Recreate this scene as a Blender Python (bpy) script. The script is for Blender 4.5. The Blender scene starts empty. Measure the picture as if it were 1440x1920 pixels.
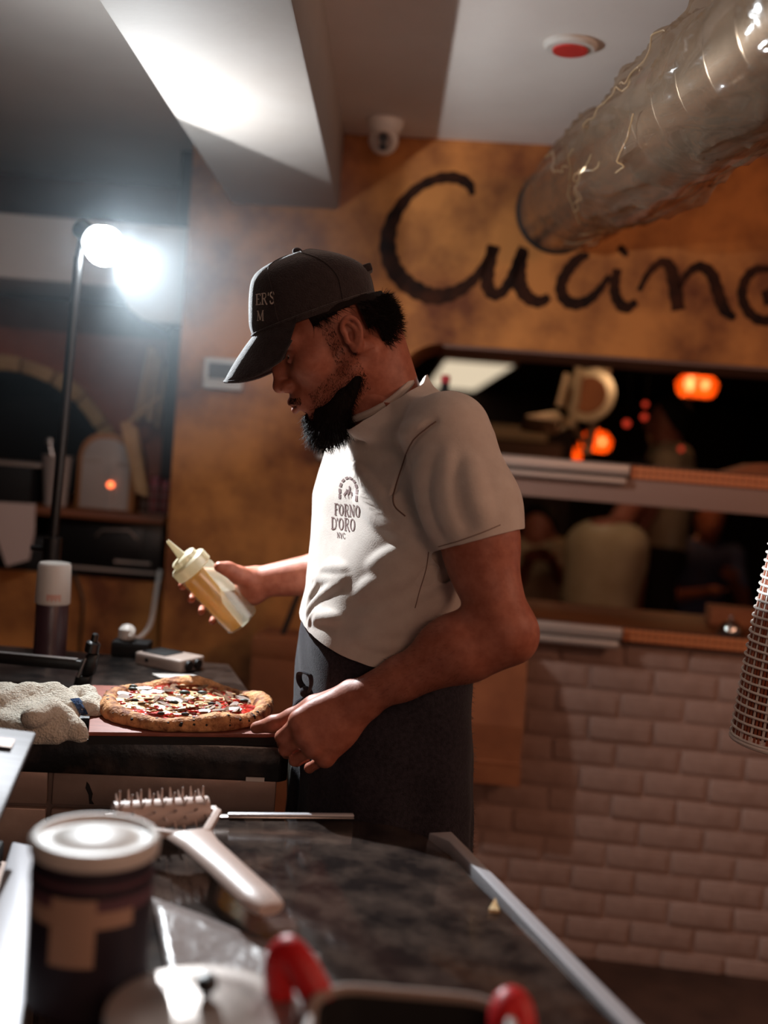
import bpy, bmesh, math, random
import numpy as np
from mathutils import Vector, Matrix, Euler, noise
from mathutils.bvhtree import BVHTree

random.seed(7)
SC = bpy.context.scene
COL = SC.collection

# ------------------------------------------------------------------ camera
F_PX, CAM_H, ROLL, PITCH = 2100.0, 1.424, 0.08, math.atan(130 / 2100)
FWD = Vector((0, math.cos(PITCH), -math.sin(PITCH)))
_r0, _u0 = Vector((1, 0, 0)), Vector((0, math.sin(PITCH), math.cos(PITCH)))
RIGHT = _r0 * math.cos(ROLL) + _u0 * math.sin(ROLL)
UP = _u0 * math.cos(ROLL) - _r0 * math.sin(ROLL)
CAM = Vector((0, 0, CAM_H))
cam_data = bpy.data.cameras.new('camera')
cam = bpy.data.objects.new('camera', cam_data)
COL.objects.link(cam)
cam.matrix_world = Matrix(((RIGHT.x, UP.x, -FWD.x, 0), (RIGHT.y, UP.y, -FWD.y, 0), (RIGHT.z, UP.z, -FWD.z, CAM_H), (0, 0, 0, 1)))
cam_data.sensor_fit = 'VERTICAL'
cam_data.sensor_height = 32
cam_data.lens = 35
cam_data.clip_start = 0.05
cam_data.dof.use_dof = True
cam_data.dof.focus_distance = 1.70
cam_data.dof.aperture_fstop = 1.6
SC.camera = cam

# ------------------------------------------------------------------ world, exposure
world = bpy.data.worlds.new('world')
SC.world = world
world.use_nodes = True
world.node_tree.nodes['Background'].inputs[0].default_value = (1.0, 0.58, 0.45, 1)
world.node_tree.nodes['Background'].inputs[1].default_value = 0.085
SC.view_settings.view_transform = 'Standard'
SC.view_settings.look = 'None'
SC.view_settings.gamma = 1
SC.view_settings.use_curve_mapping = False
SC.view_settings.exposure = 0.0

def area(name, loc, target, size, power, color, size_y=None):
    l = bpy.data.lights.new(name, 'AREA')
    l.energy = power; l.color = color
    l.shape = 'RECTANGLE' if size_y else 'SQUARE'
    l.size = size
    if size_y: l.size_y = size_y
    o = bpy.data.objects.new(name, l)
    COL.objects.link(o)
    o.location = loc
    d = Vector(target) - Vector(loc)
    o.rotation_euler = d.to_track_quat('-Z', 'Y').to_euler()
    return o

# added warm fill lights out of view, behind and right of the camera
area('warm_fill_behind', (0.9, -1.6, 2.25), (0.5, 2.0, 1.0), 0.9, 25, (1.0, 0.60, 0.43))
area('warm_fill_side', (1.9, 1.0, 2.2), (0.4, 2.6, 1.0), 0.5, 15, (1.0, 0.58, 0.40))

# ------------------------------------------------------------------ pixel <-> world helpers
def ray(px, py):
    return FWD + RIGHT * ((px - 720) / F_PX) - UP * ((py - 960) / F_PX)
def PY(px, py, y):
    """point of the line of sight through a photo pixel at depth y"""
    r = ray(px, py); return CAM + r * (y / r.y)
def PZ(px, py, z):
    r = ray(px, py); return CAM + r * ((z - CAM_H) / r.z)

# ------------------------------------------------------------------ object helpers
def link(name, me, mat=None, parent=None, smooth=False, angle=None):
    o = bpy.data.objects.new(name, me)
    COL.objects.link(o)
    if mat is not None and not me.materials:
        for m in (mat if isinstance(mat, (list, tuple)) else [mat]): me.materials.append(m)
    if smooth:
        me.polygons.foreach_set('use_smooth', np.ones(len(me.polygons), dtype=bool))
        if angle: me.set_sharp_from_angle(angle=math.radians(angle))
    if parent is not None: attach(o, parent)
    return o

def world_of(o):
    m = Matrix.LocRotScale(o.location, o.rotation_euler, o.scale)
    return (world_of(o.parent) @ o.matrix_parent_inverse @ m) if o.parent else m

def attach(o, parent):
    o.parent = parent
    o.matrix_parent_inverse = world_of(parent).inverted()

def tag(o, label=None, cat=None, group=None, kind=None):
    if label: o['label'] = label
    if cat: o['category'] = cat
    if group: o['group'] = group
    if kind: o['kind'] = kind
    return o

def empty(name, loc, label=None, cat=None, group=None):
    o = bpy.data.objects.new(name, None)
    COL.objects.link(o)
    o.empty_display_size = 0.05
    o.location = loc
    return tag(o, label, cat, group)

def copy_tree(o, parent=None):
    c = o.copy(); COL.objects.link(c)
    if parent is not None: c.parent = parent
    for ch in list(o.children): copy_tree(ch, c)
    return c

class MB:
    """collects simple solids into one mesh"""
    def __init__(self): self.v = []; self.f = []; self.mi = []; self.cur = 0
    def add(self, vs, fs):
        b = len(self.v); self.v += [tuple(p) for p in vs]
        for f in fs: self.f.append(tuple(b + i for i in f)); self.mi.append(self.cur)
        return self
    def hexa(self, p):      # p: 4 bottom (ccw) + 4 top
        return self.add(p, [(3, 2, 1, 0), (4, 5, 6, 7), (0, 1, 5, 4), (1, 2, 6, 5), (2, 3, 7, 6), (3, 0, 4, 7)])
    def box(self, lo, hi):
        x0, y0, z0 = lo; x1, y1, z1 = hi
        return self.hexa([(x0, y0, z0), (x1, y0, z0), (x1, y1, z0), (x0, y1, z0), (x0, y0, z1), (x1, y0, z1), (x1, y1, z1), (x0, y1, z1)])
    def frame_box(self, o, ax, ay, az, lo, hi):
        pts = []
        for z in (lo[2], hi[2]):
            for x, y in ((lo[0], lo[1]), (hi[0], lo[1]), (hi[0], hi[1]), (lo[0], hi[1])):
                pts.append(Vector(o) + Vector(ax) * x + Vector(ay) * y + Vector(az) * z)
        return self.hexa(pts)
    def prism(self, poly, z0, z1):      # poly ccw in xy
        n = len(poly)
        return self.add([(x, y, z0) for x, y in poly] + [(x, y, z1) for x, y in poly],
                        [tuple(range(n))[::-1], tuple(range(n, 2 * n))] + [(i, (i + 1) % n, n + (i + 1) % n, n + i) for i in range(n)])
    def gprism(self, pts, d):            # polygon in space pushed along d
        n = len(pts); d = Vector(d)
        return self.add([Vector(p) for p in pts] + [Vector(p) + d for p in pts],
                        [tuple(range(n))[::-1], tuple(range(n, 2 * n))] + [(i, (i + 1) % n, n + (i + 1) % n, n + i) for i in range(n)])
    def rings(self, rings, cap0=True, cap1=True, closed=True):
        n = len(rings[0]); vs = [p for r in rings for p in r]; fs = []
        for k in range(len(rings) - 1):
            for i in range(n if closed else n - 1):
                j = (i + 1) % n
                fs.append((k * n + i, k * n + j, (k + 1) * n + j, (k + 1) * n + i))
        if cap0: fs.append(tuple(range(n))[::-1])
        if cap1: fs.append(tuple(range((len(rings) - 1) * n, len(rings) * n)))
        return self.add(vs, fs)
    def lathe(self, prof, o=(0, 0, 0), axis=(0, 0, 1), n=32, cap0=True, cap1=True):
        """prof: (radius, height) from bottom to top"""
        a = Vector(axis).normalized(); t = a.orthogonal().normalized(); b = a.cross(t)
        return self.rings([[Vector(o) + a * h + (t * math.cos(2 * math.pi * i / n) + b * math.sin(2 * math.pi * i / n)) * r for i in range(n)] for r, h in prof], cap0, cap1)
    def cyl(self, p0, p1, r0, r1=None, n=16):
        p0, p1 = Vector(p0), Vector(p1); r1 = r0 if r1 is None else r1
        return self.lathe([(r0, 0), (r1, (p1 - p0).length)], p0, p1 - p0, n)
    def tube(self, path, rad, n=8, closed=False, flat=1.0):
        P = [Vector(p) for p in path]; m = len(P); R = []
        rr = rad if isinstance(rad, (list, tuple)) else [rad] * m
        nrm = None
        for i in range(m):
            t = ((P[(i + 1) % m] - P[i - 1]) if closed else (P[min(i + 1, m - 1)] - P[max(i - 1, 0)])).normalized()
            if nrm is None: nrm = t.orthogonal().normalized()
            nrm = (nrm - t * nrm.dot(t)).normalized(); b = t.cross(nrm)
            R.append([P[i] + (nrm * math.cos(2 * math.pi * k / n) + b * math.sin(2 * math.pi * k / n) * flat) * rr[i] for k in range(n)])
        if closed: R.append(R[0])
        return self.rings(R, not closed, not closed)
    def ball(self, c, r, n=16, m=10):
        rx, ry, rz = r if isinstance(r, (tuple, list)) else (r, r, r); c = Vector(c)
        return self.rings([[c + Vector((rx * math.sin(t) * math.cos(2 * math.pi * i / n), ry * math.sin(t) * math.sin(2 * math.pi * i / n), -rz * math.cos(t))) for i in range(n)]
                           for t in [max(0.02, min(math.pi - 0.02, math.pi * k / m)) for k in range(m + 1)]])
    def mesh(self, name):
        me = bpy.data.meshes.new(name)
        me.from_pydata(self.v, [], self.f)
        if any(self.mi): me.polygons.foreach_set('material_index', self.mi)
        me.update()
        return me
    def build(self, name, mat=None, parent=None, bevel=0, seg=2, smooth=True, angle=35):
        me = self.mesh(name)
        if bevel:
            bm = bmesh.new(); bm.from_mesh(me)
            es = [e for e in bm.edges if len(e.link_faces) == 2 and e.calc_face_angle(0) > 0.6]
            bmesh.ops.bevel(bm, geom=es, offset=bevel, segments=seg, affect='EDGES', profile=0.5)
            bm.to_mesh(me); bm.free()
        return link(name, me, mat, parent, smooth, angle)

def smooth_path(pts, n=8, closed=False):
    """Catmull-Rom through the points (any dimension)"""
    P = [np.array(p, float) for p in pts]; out = []; m = len(P)
    for i in range(m if closed else m - 1):
        p0 = P[i - 1] if (closed or i > 0) else 2 * P[0] - P[1]
        p1, p2 = P[i], P[(i + 1) % m]
        p3 = P[(i + 2) % m] if (closed or i + 2 < m) else 2 * P[-1] - P[-2]
        for k in range(n):
            t = k / n
            out.append(0.5 * ((2 * p1) + (-p0 + p2) * t + (2 * p0 - 5 * p1 + 4 * p2 - p3) * t * t + (-p0 + 3 * p1 - 3 * p2 + p3) * t ** 3))
    if not closed: out.append(P[-1])
    return out

# ------------------------------------------------------------------ materials
MATS = {}
def srgb(r, g, b):
    f = lambda c: ((c / 255 + 0.055) / 1.055) ** 2.4 if c > 10 else c / 255 / 12.92
    return (f(r), f(g), f(b), 1)

def mat(name, col, rough=0.6, metal=0.0, spec=0.4, var=0.0, vscale=8.0, col2=None, bump=0.0, bscale=40.0, stretch=None, detail=6.0, emit=None, estr=0.0, sheen=0.0, sss=0.0, coat=0.0, ramp=(0.35, 0.68)):
    m = bpy.data.materials.new(name); m.use_nodes = True; MATS[name] = m
    nt = m.node_tree; N = nt.nodes; L = nt.links
    b = N['Principled BSDF']
    b.inputs['Base Color'].default_value = col
    b.inputs['Roughness'].default_value = rough
    b.inputs['Metallic'].default_value = metal
    b.inputs['Specular IOR Level'].default_value = spec
    if sheen: b.inputs['Sheen Weight'].default_value = sheen; b.inputs['Sheen Roughness'].default_value = 0.4
    if sss: b.inputs['Subsurface Weight'].default_value = sss; b.inputs['Subsurface Radius'].default_value = (1, 0.3, 0.15); b.inputs['Subsurface Scale'].default_value = 0.008
    if coat: b.inputs['Coat Weight'].default_value = coat; b.inputs['Coat Roughness'].default_value = 0.1
    if emit: b.inputs['Emission Color'].default_value = emit; b.inputs['Emission Strength'].default_value = estr
    if col2 or bump:
        tc = N.new('ShaderNodeTexCoord'); mp = N.new('ShaderNodeMapping')
        L.new(tc.outputs['Object'], mp.inputs['Vector'])
        if stretch: mp.inputs['Scale'].default_value = stretch
    if col2:
        nz = N.new('ShaderNodeTexNoise'); nz.inputs['Scale'].default_value = vscale; nz.inputs['Detail'].default_value = detail
        nz.inputs['Roughness'].default_value = 0.6
        L.new(mp.outputs[0], nz.inputs['Vector'])
        rp = N.new('ShaderNodeValToRGB'); rp.color_ramp.elements[0].position = ramp[0]; rp.color_ramp.elements[1].position = ramp[1]
        rp.color_ramp.elements[0].color = col; rp.color_ramp.elements[1].color = col2
        L.new(nz.outputs['Fac'], rp.inputs[0]); L.new(rp.outputs[0], b.inputs['Base Color'])
        m['ramp'] = rp.name
    if bump:
        nb = N.new('ShaderNodeTexNoise'); nb.inputs['Scale'].default_value = bscale; nb.inputs['Detail'].default_value = 5
        L.new(mp.outputs[0], nb.inputs['Vector'])
        bp = N.new('ShaderNodeBump'); bp.inputs['Strength'].default_value = bump; bp.inputs['Distance'].default_value = 0.01
        L.new(nb.outputs['Fac'], bp.inputs['Height']); L.new(bp.outputs[0], b.inputs['Normal'])
    return m

def emission(name, col, strength):
    m = bpy.data.materials.new(name); m.use_nodes = True
    nt = m.node_tree; nt.nodes.remove(nt.nodes['Principled BSDF'])
    e = nt.nodes.new('ShaderNodeEmission'); e.inputs[0].default_value = col; e.inputs[1].default_value = strength
    nt.links.new(e.outputs[0], nt.nodes['Material Output'].inputs[0])
    return m

def film(name, col, transp=0.7, gloss=0.15, rough=0.12, transl=0.5, bump=0.0, bscale=30.0):
    """thin plastic: part see-through, part translucent, with a sheen"""
    m = bpy.data.materials.new(name); m.use_nodes = True
    nt = m.node_tree; N = nt.nodes; L = nt.links; N.remove(N['Principled BSDF'])
    t = N.new('ShaderNodeBsdfTransparent'); t.inputs[0].default_value = (*[0.3 + 0.7 * c for c in col[:3]], 1)
    d = N.new('ShaderNodeBsdfDiffuse'); d.inputs[0].default_value = col
    tl = N.new('ShaderNodeBsdfTranslucent'); tl.inputs[0].default_value = col
    g = N.new('ShaderNodeBsdfGlossy'); g.inputs[0].default_value = (1, 1, 1, 1); g.inputs[1].default_value = rough
    m1 = N.new('ShaderNodeMixShader'); m1.inputs[0].default_value = transl; L.new(d.outputs[0], m1.inputs[1]); L.new(tl.outputs[0], m1.inputs[2])
    m2 = N.new('ShaderNodeMixShader'); m2.inputs[0].default_value = transp; L.new(m1.outputs[0], m2.inputs[1]); L.new(t.outputs[0], m2.inputs[2])
    m3 = N.new('ShaderNodeMixShader'); m3.inputs[0].default_value = gloss; L.new(m2.outputs[0], m3.inputs[1]); L.new(g.outputs[0], m3.inputs[2])
    if bump:
        tc = N.new('ShaderNodeTexCoord'); nb = N.new('ShaderNodeTexNoise'); nb.inputs['Scale'].default_value = bscale; nb.inputs['Detail'].default_value = 3; nb.inputs['Distortion'].default_value = 1.2
        L.new(tc.outputs['Object'], nb.inputs['Vector'])
        bp = N.new('ShaderNodeBump'); bp.inputs['Strength'].default_value = bump; bp.inputs['Distance'].default_value = 0.02
        L.new(nb.outputs['Fac'], bp.inputs['Height'])
        for s in (d, g): L.new(bp.outputs[0], s.inputs['Normal'])
    L.new(m3.outputs[0], N['Material Output'].inputs[0])
    return m

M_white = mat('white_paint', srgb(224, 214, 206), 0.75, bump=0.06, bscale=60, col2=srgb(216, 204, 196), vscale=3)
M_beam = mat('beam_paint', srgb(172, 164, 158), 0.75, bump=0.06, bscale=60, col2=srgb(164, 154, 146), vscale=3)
M_plaster = mat('ochre_plaster', srgb(104, 54, 26), 0.8, col2=srgb(196, 126, 64), vscale=3.4, bump=0.3, bscale=22, detail=12, ramp=(0.36, 0.60))
M_brick = mat('painted_brick', srgb(164, 132, 118), 0.7, bump=0.35, bscale=55, col2=srgb(146, 114, 100), vscale=14)
M_mortar = mat('painted_mortar', srgb(160, 128, 114), 0.85, bump=0.3, bscale=80)
M_floor = mat('floor_tile', srgb(70, 44, 32), 0.5, col2=srgb(48, 28, 20), vscale=6, bump=0.1)
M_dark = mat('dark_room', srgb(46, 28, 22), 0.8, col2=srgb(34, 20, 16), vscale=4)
M_steel = mat('brushed_steel', srgb(190, 182, 178), 0.32, 1.0, stretch=(40, 1, 1), bump=0.05, bscale=12)
M_steel_dull = mat('dull_steel', srgb(150, 132, 122), 0.5, 0.7, bump=0.1, bscale=20, col2=srgb(120, 102, 94), vscale=9)
M_granite = mat('dark_granite', srgb(16, 13, 12), 0.3, 0, 0.5, col2=srgb(66, 54, 48), vscale=26, detail=10, bump=0.12, bscale=70, ramp=(0.42, 0.8))
M_black = mat('black_plastic', srgb(16, 14, 14), 0.35, 0, 0.5)
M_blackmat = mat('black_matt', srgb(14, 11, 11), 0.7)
M_whiteplastic = mat('white_plastic', srgb(206, 198, 190), 0.4, 0, 0.4)
M_wood = mat('shelf_wood', srgb(120, 62, 26), 0.55, col2=srgb(84, 42, 18), vscale=3, stretch=(1, 12, 12))
# ------------------------------------------------------------------ implicit-surface modelling (bodies, cloth, dough)
class Field:
    """a sampled distance field; shapes are blended in with a smooth minimum of radius k"""
    def __init__(self, lo, hi, res):
        self.lo = np.array(lo, float); self.h = res
        self.n = np.maximum(2, np.ceil((np.array(hi, float) - self.lo) / res).astype(int) + 1)
        self.ax = [self.lo[i] + res * np.arange(self.n[i]) for i in range(3)]
        self.d = np.full(tuple(self.n), 1.0, np.float32)
    def _sub(self, lo, hi):
        a = np.clip(np.floor((np.array(lo) - self.lo) / self.h).astype(int), 0, self.n - 1)
        b = np.clip(np.ceil((np.array(hi) - self.lo) / self.h).astype(int) + 1, 1, self.n)
        if np.any(b <= a): return None, None
        sl = tuple(slice(a[i], b[i]) for i in range(3))
        X, Y, Z = np.meshgrid(*[self.ax[i][a[i]:b[i]].astype(np.float32) for i in range(3)], indexing='ij')
        return sl, (X, Y, Z)
    def put(self, fn, lo, hi, k=0.0, op='add'):
        pad = k + 2 * self.h
        sl, P = self._sub(np.array(lo) - pad, np.array(hi) + pad)
        if sl is None: return self
        s = fn(*P); d = self.d[sl]
        if op == 'add':
            r = np.minimum(d, s)
            if k > 0: r = r - np.maximum(k - np.abs(d - s), 0) ** 2 / (4 * k)
        else:
            s = -s if op == 'cut' else s
            r = np.maximum(d, s)
            if k > 0: r = r + np.maximum(k - np.abs(d - s), 0) ** 2 / (4 * k)
        self.d[sl] = r
        return self
    def cap(self, a, b, ra, rb=None, k=0.0, op='add'):
        rb = ra if rb is None else rb
        a = np.array(a, float); b = np.array(b, float); ab = b - a; L2 = max(float(ab @ ab), 1e-12)
        def fn(X, Y, Z):
            px, py, pz = X - a[0], Y - a[1], Z - a[2]
            t = np.clip((px * ab[0] + py * ab[1] + pz * ab[2]) / L2, 0, 1)
            return np.sqrt((px - t * ab[0]) ** 2 + (py - t * ab[1]) ** 2 + (pz - t * ab[2]) ** 2) - (ra + (rb - ra) * t)
        R = max(ra, rb)
        return self.put(fn, np.minimum(a, b) - R, np.maximum(a, b) + R, k, op)
    def path(self, pts, rad, k=0.0, op='add'):
        for i in range(len(pts) - 1):
            r0, r1 = (rad[i], rad[i + 1]) if isinstance(rad, (list, tuple)) else (rad, rad)
            self.cap(pts[i], pts[i + 1], r0, r1, k, op)
        return self
    def ell(self, c, r, k=0.0, op='add', ax=None):
        """ellipsoid; ax = three unit vectors for its own axes"""
        c = np.array(c, float); A = np.eye(3) if ax is None else np.array([list(v) for v in ax], float)
        r = np.array(r, float)
        ext = np.abs(A.T * r[None, :]).sum(1) if ax is not None else r
        def fn(X, Y, Z):
            px, py, pz = X - c[0], Y - c[1], Z - c[2]
            q = [px * A[i, 0] + py * A[i, 1] + pz * A[i, 2] for i in range(3)]
            k0 = np.sqrt(sum((q[i] / r[i]) ** 2 for i in range(3))) + 1e-9
            k1 = np.sqrt(sum((q[i] / r[i] ** 2) ** 2 for i in range(3))) + 1e-9
            return k0 * (k0 - 1) / k1
        return self.put(fn, c - ext, c + ext, k, op)
    def rbox(self, c, r, rnd, k=0.0, op='add', ax=None):
        c = np.array(c, float); A = np.eye(3) if ax is None else np.array([list(v) for v in ax], float)
        r = np.array(r, float); ext = np.abs(A.T * r[None, :]).sum(1)
        def fn(X, Y, Z):
            px, py, pz = X - c[0], Y - c[1], Z - c[2]
            q = [np.abs(px * A[i, 0] + py * A[i, 1] + pz * A[i, 2]) - r[i] + rnd for i in range(3)]
            return np.sqrt(sum(np.maximum(v, 0) ** 2 for v in q)) + np.minimum(np.maximum(np.maximum(q[0], q[1]), q[2]), 0) - rnd
        return self.put(fn, c - ext, c + ext, k, op)
    def mesh(self, name, iso=0.0, keep=None, wobble=None):
        """surface nets; keep(V) -> bool mask of vertices that stay; wobble(V) -> displaced V"""
        D = self.d - iso; S = D < 0
        nx, ny, nz = D.shape
        c = [S[i:nx - 1 + i, j:ny - 1 + j, l:nz - 1 + l] for i in (0, 1) for j in (0, 1) for l in (0, 1)]
        a_all = np.logical_and.reduce(c); a_any = np.logical_or.reduce(c)
        act = a_any & ~a_all
        I = np.argwhere(act)
        idx = np.full(act.shape, -1, np.int32); idx[act] = np.arange(len(I))
        acc = np.zeros((len(I), 3)); cnt = np.zeros(len(I))
        cor = np.array([(i, j, l) for i in (0, 1) for j in (0, 1) for l in (0, 1)])
        vals = np.stack([D[I[:, 0] + o[0], I[:, 1] + o[1], I[:, 2] + o[2]] for o in cor], 1)
        for p in range(8):
            for q in range(p + 1, 8):
                if np.abs(cor[p] - cor[q]).sum() != 1: continue
                m = (vals[:, p] < 0) != (vals[:, q] < 0)
                t = vals[m, p] / (vals[m, p] - vals[m, q])
                acc[m] += cor[p] + t[:, None] * (cor[q] - cor[p]); cnt[m] += 1
        V = self.lo + self.h * (I + acc / cnt[:, None])
        quads = []
        for axis in range(3):
            u, w = [(1, 2), (2, 0), (0, 1)][axis]
            sl0 = [slice(None)] * 3; sl1 = [slice(None)] * 3
            sl0[axis] = slice(0, -1); sl1[axis] = slice(1, None)
            E = S[tuple(sl0)] != S[tuple(sl1)]
            e = np.argwhere(E)
            e = e[(e[:, u] > 0) & (e[:, w] > 0) & (e[:, u] < self.n[u] - 1) & (e[:, w] < self.n[w] - 1)]
            du = np.zeros(3, int); du[u] = 1; dw = np.zeros(3, int); dw[w] = 1
            q = np.stack([idx[tuple((e - du - dw).T)], idx[tuple((e - dw).T)], idx[tuple(e.T)], idx[tuple((e - du).T)]], 1)
            inside = S[tuple(e.T)]
            q[~inside] = q[~inside][:, ::-1]
            quads.append(q)
        Q = np.concatenate(quads)
        Q = Q[(Q >= 0).all(1)]
        if wobble is not None: V = wobble(V)
        if keep is not None:
            k = keep(V)
            Q = Q[k[Q].all(1)]
        used = np.unique(Q); rm = np.full(len(V), -1); rm[used] = np.arange(len(used))
        return mesh_np(name, V[used], rm[Q])

def mesh_np(name, V, Q):
    me = bpy.data.meshes.new(name)
    V = np.asarray(V, np.float32); Q = np.asarray(Q, np.int32); n = Q.shape[1]
    me.vertices.add(len(V)); me.vertices.foreach_set('co', V.ravel())
    me.loops.add(Q.size); me.loops.foreach_set('vertex_index', Q.ravel())
    me.polygons.add(len(Q)); me.polygons.foreach_set('loop_start', np.arange(0, Q.size, n, dtype=np.int32))
    me.polygons.foreach_set('loop_total', np.full(len(Q), n, np.int32))
    me.update(calc_edges=True); me.validate()
    return me

def join_meshes(name, meshes):
    bm = bmesh.new()
    for m in meshes: bm.from_mesh(m)
    me = bpy.data.meshes.new(name); bm.to_mesh(me); bm.free()
    return me

def relax(me, n=2, f=0.5):
    """Laplacian smoothing of a mesh"""
    V = np.empty(len(me.vertices) * 3, np.float32); me.vertices.foreach_get('co', V); V = V.reshape(-1, 3)
    E = np.empty(len(me.edges) * 2, np.int32); me.edges.foreach_get('vertices', E); E = E.reshape(-1, 2)
    deg = np.bincount(E.ravel(), minlength=len(V)).astype(np.float32)[:, None]
    for _ in range(n):
        A = np.zeros_like(V)
        for c in range(3):
            A[:, c] = np.bincount(E[:, 0], V[E[:, 1], c], len(V)) + np.bincount(E[:, 1], V[E[:, 0], c], len(V))
        V = V + f * (A / np.maximum(deg, 1) - V)
    me.vertices.foreach_set('co', V.ravel()); me.update()
    return me

def smooth_rim(me, n=14):
    """evens out the open edges of a cut mesh"""
    V = coords(me); E = np.empty(len(me.edges) * 2, np.int32); me.edges.foreach_get('vertices', E); E = E.reshape(-1, 2)
    le = np.empty(len(me.loops), np.int32); me.loops.foreach_get('edge_index', le)
    E = E[np.bincount(le, minlength=len(E)) == 1]
    deg = np.bincount(E.ravel(), minlength=len(V)).astype(np.float32); on = deg > 0
    for _ in range(n):
        A = np.zeros_like(V)
        for c in range(3): A[:, c] = np.bincount(E[:, 0], V[E[:, 1], c], len(V)) + np.bincount(E[:, 1], V[E[:, 0], c], len(V))
        V[on] += 0.6 * (A[on] / deg[on, None] - V[on])
    me.vertices.foreach_set('co', V.ravel()); me.update()
    return me

def coords(me):
    V = np.empty(len(me.vertices) * 3, np.float32); me.vertices.foreach_get('co', V)
    return V.reshape(-1, 3)

def solidify(me, t):
    """shell of thickness t behind the surface (the rim is closed)"""
    V = coords(me); n = len(V); nf = len(me.polygons)
    N = np.empty(n * 3, np.float32); me.vertex_normals.foreach_get('vector', N); N = N.reshape(-1, 3)
    faces = [tuple(p.vertices) for p in me.polygons]
    cnt = {}
    for f in faces:
        for a, b in zip(f, f[1:] + f[:1]): cnt[(a, b)] = cnt.get((a, b), 0) + 1
    rim = [(a, b) for (a, b) in cnt if (b, a) not in cnt]
    out = faces + [tuple(n + i for i in reversed(f)) for f in faces] + [(b, a, n + a, n + b) for a, b in rim]
    m2 = bpy.data.meshes.new(me.name); m2.from_pydata(np.concatenate([V, V - N * t]).tolist(), [], out); m2.update()
    return m2

def nrm(v):
    v = np.array(v, float); return v / np.linalg.norm(v)
# ------------------------------------------------------------------ the room
CEIL = 2.283
TH = math.radians(5)
WO = Vector((0.865, 3.13, 0)); WD = Vector((math.cos(TH), -math.sin(TH), 0)); WN = Vector((-math.sin(TH), -math.cos(TH), 0)); WZ = Vector((0, 0, 1))
def W(s, t, z): return WO + WD * s + WN * t + WZ * z
def wall_px(px, py, t=0.0):
    """(s, z) of a photo pixel on the back wall's plane, t in front of it"""
    r = ray(px, py); k = (WO + WN * t - CAM).dot(WN) / r.dot(WN); p = CAM + r * k - WO
    return p.dot(WD), p.z
def wbox(mb, s0, s1, t0, t1, z0, z1): return mb.frame_box(WO, WD, WN, WZ, (s0, t0, z0), (s1, t1, z1))

floor = MB().box((-2.4, -2.6, -0.05), (4.6, 14.2, 0.0)).build('floor', M_floor); tag(floor, 'dark brown tiled floor at the foot of the brick wall', kind='structure')
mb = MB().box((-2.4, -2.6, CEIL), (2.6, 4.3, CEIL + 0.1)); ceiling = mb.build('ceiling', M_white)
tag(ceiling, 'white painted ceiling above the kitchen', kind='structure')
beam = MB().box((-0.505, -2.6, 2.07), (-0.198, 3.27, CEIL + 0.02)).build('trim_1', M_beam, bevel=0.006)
tag(beam, 'white ceiling beam running back to the ochre wall', kind='structure')
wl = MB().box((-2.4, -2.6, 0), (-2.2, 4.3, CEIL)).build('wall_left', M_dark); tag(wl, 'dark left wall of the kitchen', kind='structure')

SL, SR, ZB, ZT = -0.868, 0.78, 0.93, 1.715
mb = MB()
wbox(mb, -1.497, SL, -0.34, 0, 0, CEIL); wbox(mb, SL, SR, -0.34, 0, ZT, CEIL); wbox(mb, SR, 1.6, -0.34, 0, 0, CEIL)
wbox(mb, SL, SR, -0.34, -0.012, 0, ZB)
R = 0.13   # rounded upper corner of the serving hatch
arc = [(SL, ZT - R)] + [(SL + R - R * math.cos(a), ZT - R + R * math.sin(a)) for a in np.linspace(0, math.pi / 2, 9)] + [(SL, ZT)]
mb.gprism([W(s, 0, z) for s, z in arc], WN * -0.34)
wall = mb.build('wall_back', M_plaster, smooth=False)
tag(wall, 'ochre plastered wall with a serving hatch and white painted brick below', kind='structure')
# soffit lining of the hatch, in bare greyish plaster
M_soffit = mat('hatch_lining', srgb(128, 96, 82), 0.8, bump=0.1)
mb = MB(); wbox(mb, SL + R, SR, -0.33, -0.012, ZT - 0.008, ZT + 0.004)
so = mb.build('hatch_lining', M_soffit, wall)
mb = MB(); wbox(mb, -0.965, 1.6, -0.02, 0.0105, 0, ZB)
mb.build('mortar_bed', M_mortar, wall, smooth=False)

# painted bricks, each its own piece
PITCH_S, PITCH_Z = 0.180, 0.0725
def brick_mesh(w, seed):
    rnd = random.Random(seed)
    m = MB().box((0, -0.016, 0), (w, 0.0, PITCH_Z - 0.011))
    me = m.mesh('brick'); bm = bmesh.new(); bm.from_mesh(me)
    for v in bm.verts: v.co += Vector((rnd.uniform(-.0015, .0015), rnd.uniform(-.002, .002), rnd.uniform(-.0015, .0015)))
    es = [e for e in bm.edges if any(v.co.y < -0.012 for v in e.verts) and all(v.co.y < -0.008 for v in e.verts)]
    bmesh.ops.bevel(bm, geom=es, offset=0.0045, segments=2, affect='EDGES', profile=0.5)
    bm.to_mesh(me); bm.free()
    me.materials.append(M_brick)
    me.polygons.foreach_set('use_smooth', np.ones(len(me.polygons), dtype=bool)); me.set_sharp_from_angle(angle=math.radians(50))
    return me
full = [brick_mesh(PITCH_S - 0.011, i) for i in range(5)]
half = [brick_mesh(PITCH_S / 2 - 0.011, 10 + i) for i in range(2)]
short = {}
rot = Matrix((( WD.x, -WN.x, 0, 0), (WD.y, -WN.y, 0, 0), (0, 0, 1, 0), (0, 0, 0, 1)))
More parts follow.
